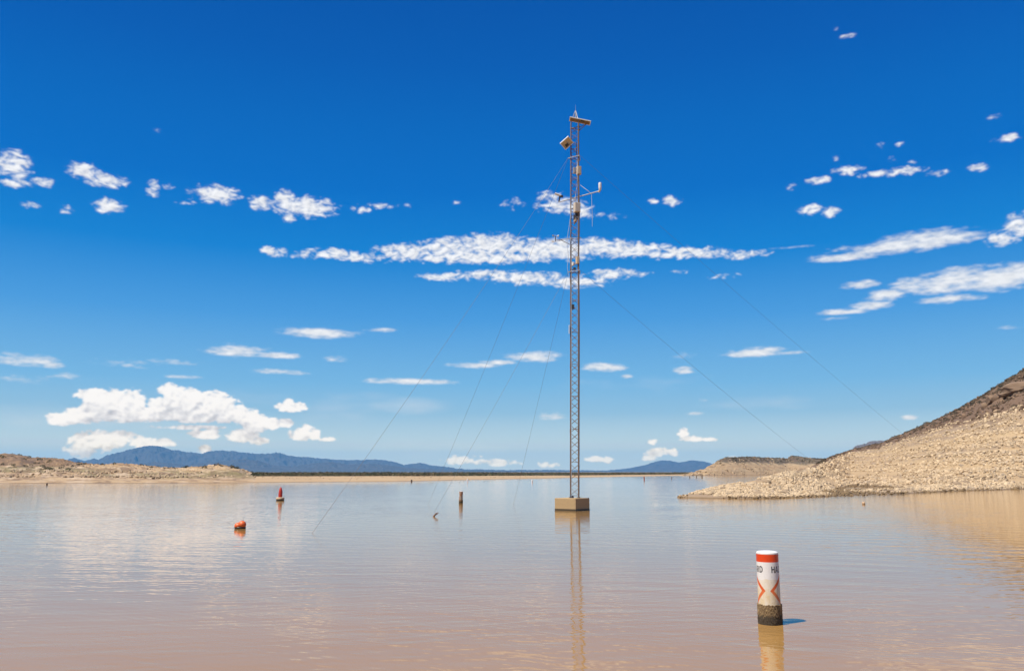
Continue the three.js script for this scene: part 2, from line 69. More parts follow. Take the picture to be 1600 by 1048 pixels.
// ---------------------------------------------------------------- the sky: clear air and clouds, by direction
{
  const W = 4096, H = 3072, DEG = W / 360, DEGY = H / 180, ROWS = Math.floor(40 * DEGY), data = new Float32Array(W * H * 4);
  // light of the clear air by elevation, as it would show at exposure 1 (the haze near the ground is built, not part of this)
  const stops = [[-90, 0.5, 0.6, 0.6], [0, 0.9, 0.95, 0.76], [1.7, 0.8, 0.89, 0.76], [2.6, 0.61, 0.77, 0.77], [4, 0.35, 0.59, 0.745], [6, 0.21, 0.5, 0.78], [10.4, 0.075, 0.34, 0.74], [14.7, 0.006, 0.224, 0.65], [19, 0.001, 0.157, 0.57], [23.2, 0.001, 0.134, 0.515], [27.3, 0.001, 0.106, 0.455], [31.2, 0.001, 0.09, 0.41], [60, 0.001, 0.072, 0.33], [90, 0.001, 0.064, 0.3]];
  const clear = (el) => {
    let k = 1;
    while (k < stops.length - 1 && stops[k][0] < el) k++;
    const a = stops[k - 1], b = stops[k], t = clamp((el - a[0]) / (b[0] - a[0]), 0, 1);
    return [1, 2, 3].map((c) => mix(a[c], b[c], t) / EXPOSURE);
  };
  // the same kinds of cloud go on round the rest of the horizon
  const all = { puff: [...CLOUDS.puff], streak: [...CLOUDS.streak], wisp: [...CLOUDS.wisp], cumulus: [...CLOUDS.cumulus] };
  const r = rng(4242);
  for (let k = 0; k < 95; k++) {
    const az = r() < 0.75 ? 38 + r() * 222 : -84 + r() * 46, kind = r();
    if (kind < 0.4) { const el = 13 + r() * 12; for (let j = 0; j < 5; j++) all.puff.push([az + (r() - 0.5) * 6, el + (r() - 0.5) * 1.2, 0.6 + r() * 1.8, 0.25 + r() * 0.5, 0.6 + r() * 0.4]); }
    else if (kind < 0.75) all.streak.push([az, 4 + r() * 11, 1.2 + r() * 3, 0.2 + r() * 0.5, 0.5 + r() * 0.5]);
    else for (let j = 0; j < 7; j++) all.cumulus.push([az + (r() - 0.5) * 8, 1.6 + r() * 2.6, 0.5 + r() * 1.2, 0.4 + r() * 0.8, 0.9]);
  }
  const fields = {};
  for (const kind of Object.keys(all)) {
    const f = (fields[kind] = new Float32Array(W * ROWS));   // 0 to 40 degrees above the horizon
    for (const [az, el, hw, hh, strength] of all[kind]) {
      const grow = 1.7, x0 = Math.floor((az - hw * grow + 90) * DEG), x1 = Math.ceil((az + hw * grow + 90) * DEG), y0 = Math.max(0, Math.floor((el - hh * grow) * DEGY)), y1 = Math.min(ROWS - 1, Math.ceil((el + hh * grow) * DEGY));
      for (let y = y0; y <= y1; y++) for (let x = x0; x <= x1; x++) {
        const dx = ((x + 0.5) / DEG - 90 - az) / hw; let dy = ((y + 0.5) / DEGY - el) / hh;
        if (kind === 'cumulus' && dy < 0) dy *= 1.5;
        if (kind === 'streak' && dy < 0) dy *= 1.2;
        const v = strength * (1.35 - (dx * dx + dy * dy)), i = y * W + ((x % W) + W) % W;
        if (v > f[i]) f[i] = v;
      }
    }
  }
  for (let row = 0; row < H; row++) {
    const el = ((row + 0.5) / H) * 180 - 90, c0 = clear(Math.max(el, 0.02));
    // clouds stand beyond the low haze: their own light is what shows plus what that air takes away
    const through = Math.exp(-5.2e-5 * Math.min(15000, 400 / Math.tan(Math.max(el, 0.3) * Math.PI / 180))), air = [0.13, 0.44, 0.86];
    for (let col = 0; col < W; col++) {
      let R = c0[0], G = c0[1], B = c0[2];
      const az = ((col + 0.5) / W) * 360 - 180 + 90;   // 0 straight ahead (-z), positive to the right
      const y = row - H / 2;
      if (y >= 0 && y < ROWS) {
        const i = y * W + col;
        const put = (a, v, w) => { const own = (c) => (v * w[c] - air[c] * (1 - through)) / through / EXPOSURE; R = mix(R, own(0), a); G = mix(G, own(1), a); B = mix(B, own(2), a); };
        let f = fields.wisp[i];
        if (f > 0) { const n = fbm(az * 0.35 + 3, el * 1.4, 4); put(clamp(sstep(0, 1.5, f + n * 0.4) * 0.62, 0, 1), 0.8, [0.86, 0.96, 1.06]); }
        f = fields.streak[i];
        if (f > 0) {
          const n = fbm(az * 0.5 + 40, el * 2.4, 6, 0.6), m = fbm(az * 1.5, el * 4.4 + 50, 5, 0.65), q = f + n * 0.85 + m * 0.5 - 0.36;
          put(Math.pow(sstep(-0.05, 1.15, q), 0.85) * 0.95, 0.8 + 0.14 * m + 0.08 * sstep(0.3, 1.2, q), [0.97, 1, 1.04]);
        }
        f = fields.puff[i];
        if (f > 0) {
          const wx = az + 0.3 * noise(az * 1.3, el * 1.9), wy = el + 0.16 * noise(az * 1.4 + 9, el * 2.1), n = fbm(wx * 1.5, wy * 2.6, 6, 0.68), up = fbm(wx * 1.5 - 0.2, wy * 2.6 + 0.35, 5, 0.62), q = f + n * 1.75 - 0.36;
          put(Math.pow(sstep(-0.08, 1.05, q), 0.9) * 0.96, 0.84 + 0.25 * (n - up) + 0.06 * sstep(0.3, 1.2, q), [0.98, 1, 1.03]);
        }
        f = fields.cumulus[i];
        if (f > 0) {
          const puffs = (a, e) => billow(a * 1.0 + 0.2 * noise(a * 2.3, e * 2.3), e * 1.15, 5), n = puffs(az, el), n2 = puffs(az - 0.14, el + 0.2), e = fbm(az * 3.6, el * 3.8, 4, 0.65), q = f + n * 0.85 + e * 0.4 - 0.68, low = sstep(0.2, 3.2, el);
          const over = y + 14 < ROWS ? fields.cumulus[i + W * 14] : 0, lit = clamp(0.58 + 0.8 * (n - n2) + 0.5 * (f - over) + 0.25 * e + 0.15 * n, 0, 1);
          put(sstep(0.0, 0.32, q) * mix(0.8, 0.99, low), mix(0.56, 0.97, lit), [mix(1.0, 0.93 + 0.07 * lit, low), 1, mix(0.96, 1.13 - 0.13 * lit, low)]);
        }
      }
      const k = (row * W + col) * 4;
      data[k] = R; data[k + 1] = G; data[k + 2] = B; data[k + 3] = 1;
    }
  }
  const sky = new THREE.DataTexture(data, W, H, THREE.RGBAFormat, THREE.FloatType);
  sky.mapping = THREE.EquirectangularReflectionMapping;
  sky.magFilter = THREE.LinearFilter;
  sky.wrapS = THREE.RepeatWrapping;
  sky.needsUpdate = true;
  scene.background = sky;
  scene.environment = sky;
}
scene.fog = new THREE.FogExp2(new THREE.Color().setRGB(0.14, 0.53, 1.0), 5.2e-5);

// ---------------------------------------------------------------- building helpers
function struct(o, name, label, category, kind = 'structure') { o.name = name; o.userData.kind = kind; if (label) Object.assign(o.userData, { label, category }); shade(o); scene.add(o); return o; }
function shade(o) { o.traverse((c) => { if (c.isMesh) { c.castShadow = true; c.receiveShadow = true; } }); }
const taken = new Map();
function numbered(name) { const n = taken.get(name) ?? 0; taken.set(name, n + 1); return n ? name + '_' + String(n).padStart(3, '0') : name; }
function thing(o, name, label, category, group) { o.name = numbered(name); o.userData = { label, category }; if (group) o.userData.group = group; shade(o); scene.add(o); return o; }
function part(parent, name, geometry, material, label) { const m = new THREE.Mesh(geometry, material); m.name = name; if (label) m.userData.label = label; parent.add(m); return m; }
function bar(a, b, radius, sides = 8, radius2 = radius) {   // a round bar from a to b
  const A = new THREE.Vector3(...a), B = new THREE.Vector3(...b), d = B.clone().sub(A), g = new THREE.CylinderGeometry(radius2, radius, d.length(), sides);
  g.applyQuaternion(new THREE.Quaternion().setFromUnitVectors(new THREE.Vector3(0, 1, 0), d.clone().normalize()));
  const m = A.add(B).multiplyScalar(0.5); g.translate(m.x, m.y, m.z);
  return g;
}
function tube(points, radius, segments = 24, sides = 6) { return new THREE.TubeGeometry(new THREE.CatmullRomCurve3(points.map((p) => new THREE.Vector3(...p))), segments, radius, sides, false); }
function box(w, h, d, x = 0, y = 0, z = 0, bevel = 0.006) {
  const s = new THREE.Shape(), a = w / 2 - bevel, b = h / 2 - bevel;
  s.moveTo(-a, -b); s.lineTo(a, -b); s.lineTo(a, b); s.lineTo(-a, b); s.closePath();
  const g = new THREE.ExtrudeGeometry(s, { depth: d - 2 * bevel, bevelEnabled: true, bevelThickness: bevel, bevelSize: bevel, bevelSegments: 2, steps: 1 });
  g.translate(x, y, z - d / 2 + bevel);
  return g;
}
function greyTexture(size, f, srgb = false) {   // f(u, v) in 0..1 or [r, g, b]
  const d = new Uint8Array(size * size * 4);
  for (let y = 0; y < size; y++) for (let x = 0; x < size; x++) {
    const v = f(x / size, y / size), k = (y * size + x) * 4, c = Array.isArray(v) ? v : [v, v, v];
    for (let j = 0; j < 3; j++) d[k + j] = clamp(c[j], 0, 1) * 255;
    d[k + 3] = 255;
  }
  const t = new THREE.DataTexture(d, size, size);
  t.wrapS = t.wrapT = THREE.RepeatWrapping; t.magFilter = THREE.LinearFilter; t.minFilter = THREE.LinearMipmapLinearFilter; t.generateMipmaps = true;
  if (srgb) t.colorSpace = THREE.SRGBColorSpace;
  t.needsUpdate = true;
  return t;
}
const seamless = (f, p = 1) => (u, v) => {   // blend a noise so that it repeats without an edge
  const a = f(u, v), b = f(u - p, v), c = f(u, v - p), d = f(u - p, v - p);
  return mix(mix(a, b, u), mix(c, d, u), v);
};

// ---------------------------------------------------------------- land: height given by azimuth and distance, with noise on top
function cubic(a, b, c, d, t) { const m1 = (c - a) / 2, m2 = (d - b) / 2, t2 = t * t, t3 = t2 * t; return (2 * t3 - 3 * t2 + 1) * b + (t3 - 2 * t2 + t) * m1 + (-2 * t3 + 3 * t2) * c + (t3 - t2) * m2; }
function surveyed(columns) {   // (azimuth in degrees, s along the profile 0..K-1) -> [distance, height]
  const K = columns[0][1].length;
  return (az, s) => {
    let i = 0;
    while (i < columns.length - 2 && columns[i + 1][0] < az) i++;
    const t = clamp((az - columns[i][0]) / (columns[i + 1][0] - columns[i][0]), 0, 1), st = t;
    const k = Math.min(Math.floor(s), K - 2), q = s - k, at = (n, c) => mix(columns[i][1][n][c], columns[i + 1][1][n][c], st);
    const p = (n, c) => at(clamp(n, 0, K - 1), c);
    return [mix(p(k, 0), p(k + 1, 0), q), cubic(p(k - 1, 1), p(k, 1), p(k + 1, 1), p(k + 2, 1), q)];
  };
}
function land(columns, nAz, perStep, rough, colour, uvSize = 6) {
  const K = columns[0][1].length, survey = surveyed(columns), az0 = columns[0][0], az1 = columns.at(-1)[0];
  const rows = []; perStep.forEach((n, k) => { for (let j = 0; j < n; j++) rows.push(k + j / n); }); rows.push(K - 1);
  const pos = [], uv = [], index = [], place = [];
  for (let a = 0; a <= nAz; a++) for (let b = 0; b < rows.length; b++) {
    const az = mix(az0, az1, a / nAz), [d, h] = survey(az, rows[b]), rad = THREE.MathUtils.degToRad(az), x = d * Math.sin(rad), z = -d * Math.cos(rad);
    pos.push(x, h + rough(x, z, h, rows[b], az, d), z); uv.push(x / uvSize, -z / uvSize); place.push([rows[b], az, d]);
  }
  const n = rows.length;
  for (let a = 0; a < nAz; a++) for (let b = 0; b < n - 1; b++) { const i = a * n + b; index.push(i, i + n, i + 1, i + 1, i + n, i + n + 1); }
  const g = new THREE.BufferGeometry();
  g.setAttribute('position', new THREE.Float32BufferAttribute(pos, 3)); g.setAttribute('uv', new THREE.Float32BufferAttribute(uv, 2)); g.setIndex(index);
  g.computeVertexNormals();
  const col = new Float32Array(pos.length), N = g.attributes.normal;
  for (let i = 0; i < place.length; i++) { const c = colour(pos[i * 3], pos[i * 3 + 1], pos[i * 3 + 2], ...place[i], N.getY(i)); col.set(c, i * 3); }
  g.setAttribute('color', new THREE.BufferAttribute(col, 3));
  g.userData.survey = survey;
  return g;
}
const grain = greyTexture(512, seamless((u, v) => 0.78 + 0.2 * fbm(u * 24, v * 24, 5, 0.7) + 0.1 * noise(u * 90, v * 90)));
const mixc = (a, b, t) => [mix(a[0], b[0], t), mix(a[1], b[1], t), mix(a[2], b[2], t)];
const dirt = new THREE.MeshStandardMaterial({ vertexColors: true, map: grain, bumpMap: grain, bumpScale: 0.05, roughness: 0.95 });
dirt.name = 'dirt';

// ---------------------------------------------------------------- water: silty, calm, with small wind ripples
{
  const N = 2048, L = 36, sx = new Float32Array(N * N), sz = new Float32Array(N * N), r = rng(901);
  const ripples = [];
  for (let k = 0; k < 64; k++) {
    const len = 0.08 * Math.pow(14, r() ** 1.35), dir = (r() < 0.75 ? (r() - 0.5) * 1.15 : (r() - 0.5) * 2.8) + 0.12, kk = L / len, i = Math.round(Math.sin(dir) * kk), j = Math.round(Math.cos(dir) * kk);
    ripples.push([i, j, (0.0018 + 0.0012 * r()) * Math.pow(len, -0.2), r() * Math.PI * 2]);
  }
  for (const [i, j, slope, phase] of ripples) {
    const k = Math.hypot(i, j), ax = (slope * i) / k, az = (slope * j) / k, cs = Math.cos((2 * Math.PI * i) / N), sn = Math.sin((2 * Math.PI * i) / N);
    for (let y = 0; y < N; y++) {
      let c = Math.cos((2 * Math.PI * j * y) / N + phase), s = Math.sin((2 * Math.PI * j * y) / N + phase), o = y * N;
      for (let x = 0; x < N; x++) { sx[o + x] += ax * c; sz[o + x] += az * c; const t = c * cs - s * sn; s = s * cs + c * sn; c = t; }
    }
  }
  const d = new Uint8Array(N * N * 4), gust = seamless((u, v) => 0.8 + 1.05 * fbm(u * 4 + 2, v * 7 + 3, 4, 0.55));
  const SCALE = 8;
  for (let y = 0; y < N; y++) for (let x = 0; x < N; x++) {
    const i = y * N + x, m = clamp(gust(x / N, y / N), 0.22, 2);
    d[i * 4] = clamp(0.5 - 0.5 * sx[i] * m * SCALE, 0, 1) * 255; d[i * 4 + 1] = clamp(0.5 - 0.5 * sz[i] * m * SCALE, 0, 1) * 255; d[i * 4 + 2] = 255; d[i * 4 + 3] = 255;
  }
  const t = new THREE.DataTexture(d, N, N);
  t.wrapS = t.wrapT = THREE.RepeatWrapping; t.magFilter = THREE.LinearFilter; t.minFilter = THREE.LinearMipmapLinearFilter; t.generateMipmaps = true; t.needsUpdate = true;
  const silt = greyTexture(1024, seamless((u, v) => 0.9 + 0.12 * fbm(u * 6, v * 12, 5, 0.55) + 0.07 * sstep(0.25, 0.6, fbm(u * 14 + 30, v * 34 + 7, 5, 0.6))));
  silt.repeat.set(0.7, 0.7);
  const water = new THREE.MeshPhysicalMaterial({ color: lin(0.335, 0.187, 0.058), map: silt, roughness: 0.04, ior: 1.33, normalMap: t, normalScale: new THREE.Vector2(1 / SCALE, 1 / SCALE) });
  water.name = 'silty_water';
  const g = new THREE.PlaneGeometry(3200, 1700, 1, 1);
  g.rotateX(-Math.PI / 2); g.translate(0, 0, -790);
  const p = g.attributes.position, uv = g.attributes.uv;
  for (let i = 0; i < p.count; i++) uv.setXY(i, p.getX(i) / L, -p.getZ(i) / L);
  struct(new THREE.Mesh(g, water), 'water');
}

// ---------------------------------------------------------------- the desert floor, out to the horizon
const pale = [0.46, 0.328, 0.178], tan = [0.39, 0.258, 0.128], sand = [0.42, 0.278, 0.142], brown = [0.15, 0.091, 0.051], scrubby = [0.143, 0.116, 0.064], wet = [0.15, 0.101, 0.056], rust = [0.203, 0.124, 0.068];
{
  const rings = [0, 8, 20, 60, 200, 500, 900, 1200, 1800, 3000, 5000, 8000, 12000, 15500], pos = [], uv = [], col = [], index = [], nA = 180;
  for (let a = 0; a <= nA; a++) for (const d of rings) {
    const th = (a / nA) * Math.PI * 2, x = d * Math.sin(th), z = -d * Math.cos(th), behind = sstep(3, 14, z) * sstep(40, 10, Math.abs(x) - z * 2);
    const h = d < 600 ? mix(-1.6, 0.9 + d * 0.01, behind) : mix(-1.6, 0.6 + (d - 900) * 0.0006, sstep(850, 1300, d));
    const n = fbm(x * 0.0007, z * 0.0007, 3), c = mixc(tan, scrubby, 0.55 + 0.4 * n);
    pos.push(x, h, z); uv.push(x / 40, z / 40); col.push(...c);
  }
  const n = rings.length;
  for (let a = 0; a < nA; a++) for (let b = 0; b < n - 1; b++) { const i = a * n + b; index.push(i, i + 1, i + n, i + 1, i + n + 1, i + n); }
  const g = new THREE.BufferGeometry();
  g.setAttribute('position', new THREE.Float32BufferAttribute(pos, 3)); g.setAttribute('uv', new THREE.Float32BufferAttribute(uv, 2)); g.setAttribute('color', new THREE.Float32BufferAttribute(col, 3)); g.setIndex(index); g.computeVertexNormals();
  struct(new THREE.Mesh(g, dirt), 'ground');
}

// ---------------------------------------------------------------- far mountains
function mountains(name, table, seed, colourA, colourB, relief, cliff = 0) {
  const { distance: D, crest } = table, f = [0, 0.3, 0.55, 0.8, 1];
  const columns = crest.map(([az, h]) => [az, [[D * 0.8, -6], [D * 0.87, h * 0.16], [D * 0.93, h * (0.42 - cliff * 0.1)], [D * 0.975, h * (0.72 - cliff * 0.12)], [D, h], [D * 1.03, h * 0.7], [D * 1.1, -10]]]);
  const span = crest.at(-1)[0] - crest[0][0], nAz = Math.round(Math.min(900, span * 22)), hmax = Math.max(...crest.map((c) => c[1]));
  const g = land(columns, nAz, [5, 10, 12, 12, 4, 4], (x, z, h, s, az) => {
    const w = s < 4 ? Math.sin(Math.PI * clamp(s / 4, 0, 1)) : 0, k = D * 0.001;
    const ridge = 1 - 2 * Math.abs(noise(az * 1.15 + seed + 0.4 * noise(az, s), s * 0.8)), fine = 1 - 2 * Math.abs(noise(az * 3.1 + seed * 2, s * 1.7 + seed)), tiny = fbm(az * 9, s * 5 + seed, 3);
    return Math.min(1, h / hmax + 0.25) * hmax * relief * w * (0.55 * ridge + 0.28 * fine + 0.14 * tiny) + hmax * 0.02 * noise(az * 14 + seed, 1.5) * (s > 3 ? 1 : 0);
  }, (x, y, z, s, az) => mixc(colourA, colourB, clamp(0.5 + 0.7 * fbm(az * 2.2 + seed, s * 2.5, 4), 0, 1)), 300);
  struct(new THREE.Mesh(g, new THREE.MeshStandardMaterial({ vertexColors: true, roughness: 1 })), name);
}
mountains('mountain_range', RANGE_BACK, 11, [0.035, 0.034, 0.03], [0.075, 0.066, 0.052], 0.3);
mountains('foothills', RANGE_FRONT, 31, [0.032, 0.032, 0.028], [0.07, 0.06, 0.048], 0.34);
mountains('far_mountain', PEAK, 53, [0.035, 0.034, 0.03], [0.07, 0.06, 0.05], 0.25);
mountains('mesa', MESA, 71, [0.07, 0.055, 0.045], [0.13, 0.1, 0.08], 0.22, 1);

// ---------------------------------------------------------------- left and far shore, headland, rocky hillside
const wetEdge = (y, n) => sstep(0.075 + 0.06 * n, 0.01, y);
const farShore = land(FAR_SHORE, 900, [4, 10, 14, 16, 12, 6], (x, z, h, s, az, d) => {
  const up = sstep(1, 2.2, s) * sstep(6, 4.6, s), hill = az < -17.1 ? 1 : 0.12;
  return up * hill * (0.7 * fbm(x * 0.05, z * 0.05, 4) + mix(0.5, 0.95, sstep(2.6, 3.2, s)) * billow(x * 0.15, z * 0.15, 4) - 0.2) + 0.05 * fbm(x * 0.4, z * 0.4, 3) * sstep(0.9, 1.2, s);
}, (x, y, z, s, az, d) => {
  const streak = sstep(0.12, 0.34, fbm(az * 1.3, s * 7, 4)) * sstep(1.15, 1.5, s) * sstep(3.4, 3, s), n = fbm(x * 0.05, z * 0.05, 4), m = fbm(x * 0.2 + 9, z * 0.2, 4), strata = noise(y * 3.2 + m * 0.8, 4.5);
  let c = mixc(sand, pale, clamp(0.5 + 0.9 * n, 0, 1));
  if (az < -16.9) {
    c = mixc(c, tan, clamp(0.35 + strata, 0, 0.8));
    c = mixc(c, rust, sstep(0.05, 0.35, noise(x * 0.05 + 4, z * 0.09) + 0.4 * m) * 0.8 * sstep(1.2, 2, s) * sstep(3.6, 3, s));
    c = mixc(c, [0.203, 0.169, 0.068], sstep(0.02, 0.3, noise(x * 0.022 - 7, z * 0.04 + 3) + 0.2 * m) * 0.8 * sstep(1.6, 2, s) * sstep(3.3, 2.8, s));
    const bed = fbm(az * 0.75 + 3, s * 4.5, 5, 0.6) + 0.25 * m;
    c = mixc(c, [0.5, 0.37, 0.235], sstep(-0.02, -0.25, bed) * 0.9);
    c = mixc(c, [0.2, 0.12, 0.06], sstep(0.08, 0.3, bed) * 0.85);
    c = mixc(c, [0.17, 0.105, 0.06], 0.75 * streak);
    const high = sstep(0.05, 0.35, (y - 2.7) / 4 + 0.5 * m);
    if (az < -26.6) c = mixc(c, mixc([0.25, 0.15, 0.07], [0.11, 0.066, 0.036], clamp(0.45 + 1.8 * m, 0, 1)), high * 0.95);
    else if (az < -20.6) c = mixc(c, rust, 0.45 * sstep(3.3, 4, s));
  } else {
    c = mixc(c, scrubby, sstep(2.15, 2.8, s + 0.4 * m) * 0.85);
  }
  return mixc(c, wet, wetEdge(y, m));
});
struct(new THREE.Mesh(farShore, dirt), 'far_shore');

const headland = land(HEADLAND, 260, [3, 8, 12, 12, 8], (x, z, h, s) => sstep(1.1, 2, s) * sstep(5, 4.2, s) * (1.3 * fbm(x * 0.05, z * 0.05, 4) + 0.9 * billow(x * 0.16, z * 0.16, 4) - 0.3), (x, y, z, s, az) => {
  const m = fbm(x * 0.08, z * 0.08, 4), strata = noise(y * 1.1 + m, 2.5);
  let c = mixc(pale, tan, clamp(0.45 + strata + 0.4 * m, 0, 1));
  c = mixc(c, rust, 0.5 * sstep(0.2, 0.45, m + 0.3 * noise(y * 2.2, x * 0.02)));
  c = mixc(c, mixc(brown, scrubby, 0.5 + m), sstep(7.8, 9.6, y + 2.6 * m));
  return mixc(c, wet, wetEdge(y, m));
});
struct(new THREE.Mesh(headland, dirt), 'headland');

const hillRough = (x, z, h, s, az, d) => {
  const on = sstep(1.0, 1.25, s) * sstep(6, 5.4, s), dark = sstep(3.9, 4.3, s) * sstep(7, 12, h), k = clamp((d - 50) / 90, 0.12, 1);
  const terrace = 0.16 * Math.sin(h * 5.2 + 1.2 * noise(x * 0.05, z * 0.05)) * sstep(0.3, 1.5, h) * (1 - dark);
  return on * (terrace + k * (0.5 * fbm(x * 0.06, z * 0.06, 4) + 0.2 * billow(x * 0.35, z * 0.35, 3) - 0.1) * (1 - 0.55 * sstep(4.6, 5, s)) + dark * (1 - sstep(4.7, 5, s)) * 1.1 * billow(x * 0.045 + 2, z * 0.045, 4));
};
const hillside = land(HILLSIDE, 760, [4, 12, 26, 26, 30, 8], hillRough, (x, y, z, s, az, d, ny) => {
  const m = fbm(x * 0.25, z * 0.25, 4), n = fbm(x * 0.05 + 8, z * 0.05, 3), band = noise(y * 1.7 + 0.6 * n, 7.5);
  let c = mixc(pale, tan, clamp(0.4 + 0.5 * m + 0.7 * band, 0, 1));
  c = mixc(c, [0.247, 0.195, 0.15], 0.5 * sstep(0.15, 0.4, band + 0.4 * m));
  const above = sstep(-0.1, 0.1, s - 4 + 0.22 * m + 0.1 * n);   // over the old high-water line
  c = mixc(c, mixc(brown, rust, clamp(0.35 + 1.1 * n + 0.5 * m, 0, 1)), above * sstep(16.5, 20.5, az));
  c = mixc(c, [0.075, 0.064, 0.038], above * sstep(4.6, 4.9, s + 0.15 * m) * 0.75 * sstep(18, 21, az));
  return mixc(c, wet, wetEdge(y, m));
});
struct(new THREE.Mesh(hillside, dirt), 'rocky_hillside');

// ---------------------------------------------------------------- loose rock
function rockShape(seed, detail = 1) {
  const g = mergeVertices(new THREE.IcosahedronGeometry(1, detail).deleteAttribute('uv').deleteAttribute('normal'), 1e-4), p = g.attributes.position, r = rng(seed), cut = [];
  for (let k = 0; k < 7; k++) { const v = new THREE.Vector3(r() - 0.5, r() - 0.5, r() - 0.5).normalize(); cut.push([v, 0.55 + 0.35 * r()]); }
  for (let i = 0; i < p.count; i++) {
    const v = new THREE.Vector3().fromBufferAttribute(p, i);
    for (const [n, d] of cut) { const t = v.dot(n); if (t > d) v.addScaledVector(n, d - t); }
    v.multiplyScalar(1 + 0.12 * (r() - 0.5)); v.y *= 0.72;
    p.setXYZ(i, v.x, v.y, v.z);
  }
  const f = g.toNonIndexed(); f.computeVertexNormals();
  return f;
}
const stone = new THREE.MeshStandardMaterial({ color: lin(1, 1, 1), roughness: 0.95 }); stone.name = 'stone';
const rockShapes = [1, 2, 3, 4, 5].map((k) => rockShape(k * 13));
const hillSurvey = surveyed(HILLSIDE);
function hillPoint(az, s) { const [d, h] = hillSurvey(az, s), t = THREE.MathUtils.degToRad(az), x = d * Math.sin(t), z = -d * Math.cos(t); return [x, h + hillRough(x, z, h, s, az, d), z, d, h]; }
{
  const r = rng(555), lists = rockShapes.map(() => []), q = new THREE.Quaternion(), e = new THREE.Euler();
  const put = (x, y, z, size, c) => {
    e.set(r() * 6.3, r() * 6.3, r() * 6.3); q.setFromEuler(e);
    lists[Math.floor(r() * 5)].push([new THREE.Matrix4().compose(new THREE.Vector3(x, y, z), q, new THREE.Vector3(size * (0.8 + 0.5 * r()), size * (0.7 + 0.4 * r()), size * (0.8 + 0.5 * r()))), c]);
  };
  for (let k = 0; k < 60000; k++) {
    const az = 11.15 + 22.3 * Math.pow(r(), 1.05), s = 0.97 + (az < 18.5 ? 4.2 : 3.15) * Math.pow(r(), 0.85), [x, y, z, d, h] = hillPoint(az, s);
    const clump = fbm(x * 0.12 + 30, h * 1.3, 3);
    if (clump < -0.15 + 0.3 * (r() - 0.5)) continue;
    const size = (0.03 + 0.13 * Math.pow(r(), 4)) * clamp(d / 72, 0.75, 2.2), t = r(), w = 0.92 + 0.36 * r();
    const c = y < 0.06 ? [0.156, 0.105, 0.052] : mixc(t < 0.6 ? [0.430, 0.323, 0.196] : t < 0.85 ? [0.343, 0.247, 0.144] : [0.281, 0.217, 0.151], [0.390, 0.300, 0.189], r() * 0.5);
    put(x, y + size * 0.2, z, size, c.map((v) => v * w));
  }
  const shoreAt = surveyed(FAR_SHORE), headAt = surveyed(HEADLAND);
  const strew = (n, survey, az0, az1, s0, s1, small, large) => {
    for (let k = 0; k < n; k++) {
      const az = mix(az0, az1, r()), s = mix(s0, s1, r()), [d, h] = survey(az, s), t = THREE.MathUtils.degToRad(az), x = d * Math.sin(t), z = -d * Math.cos(t);
      if (fbm(x * 0.06, z * 0.06 + 40, 3) < -0.05 + 0.3 * (r() - 0.5)) continue;
      const size = mix(small, large, Math.pow(r(), 3)), w = 0.55 + 0.6 * r();
      put(x, h + size * 0.3, z, size, [0.4 * w, 0.29 * w, 0.175 * w]);
    }
  };
  strew(9000, shoreAt, -38, -16.9, 1.9, 4.1, 0.06, 0.34);
  strew(900, shoreAt, -17, 11, 1.3, 2.3, 0.04, 0.16);
  strew(5000, headAt, 12, 24, 1.05, 3.9, 0.12, 0.75);
  for (let k = 0; k < 2600; k++) {   // darker stones on the slope over the old water line
    const az = 20.5 + 12.5 * r(), s = 4.05 + 0.9 * r(), [x, y, z, d] = hillPoint(az, s), size = 0.12 + 0.4 * Math.pow(r(), 4), w = 0.7 + 0.6 * r();
    put(x, y + size * 0.2, z, size, [0.15 * w, 0.095 * w, 0.056 * w]);
  }
  rockShapes.forEach((g, v) => {
    const m = new THREE.InstancedMesh(g, stone, lists[v].length);
    lists[v].forEach(([mat, c], i) => { m.setMatrixAt(i, mat); m.setColorAt(i, lin(...c)); });
    m.frustumCulled = false;
    struct(m, numbered('rubble'), ['small pale stones strewn over the right hand slope', 'flat tan stones strewn over the right hand slope', 'angular pale stones strewn over the right hand slope', 'blocky tan stones strewn over the right hand slope', 'rounded pale stones strewn over the right hand slope'][v], 'rubble', 'stuff');
  });
}
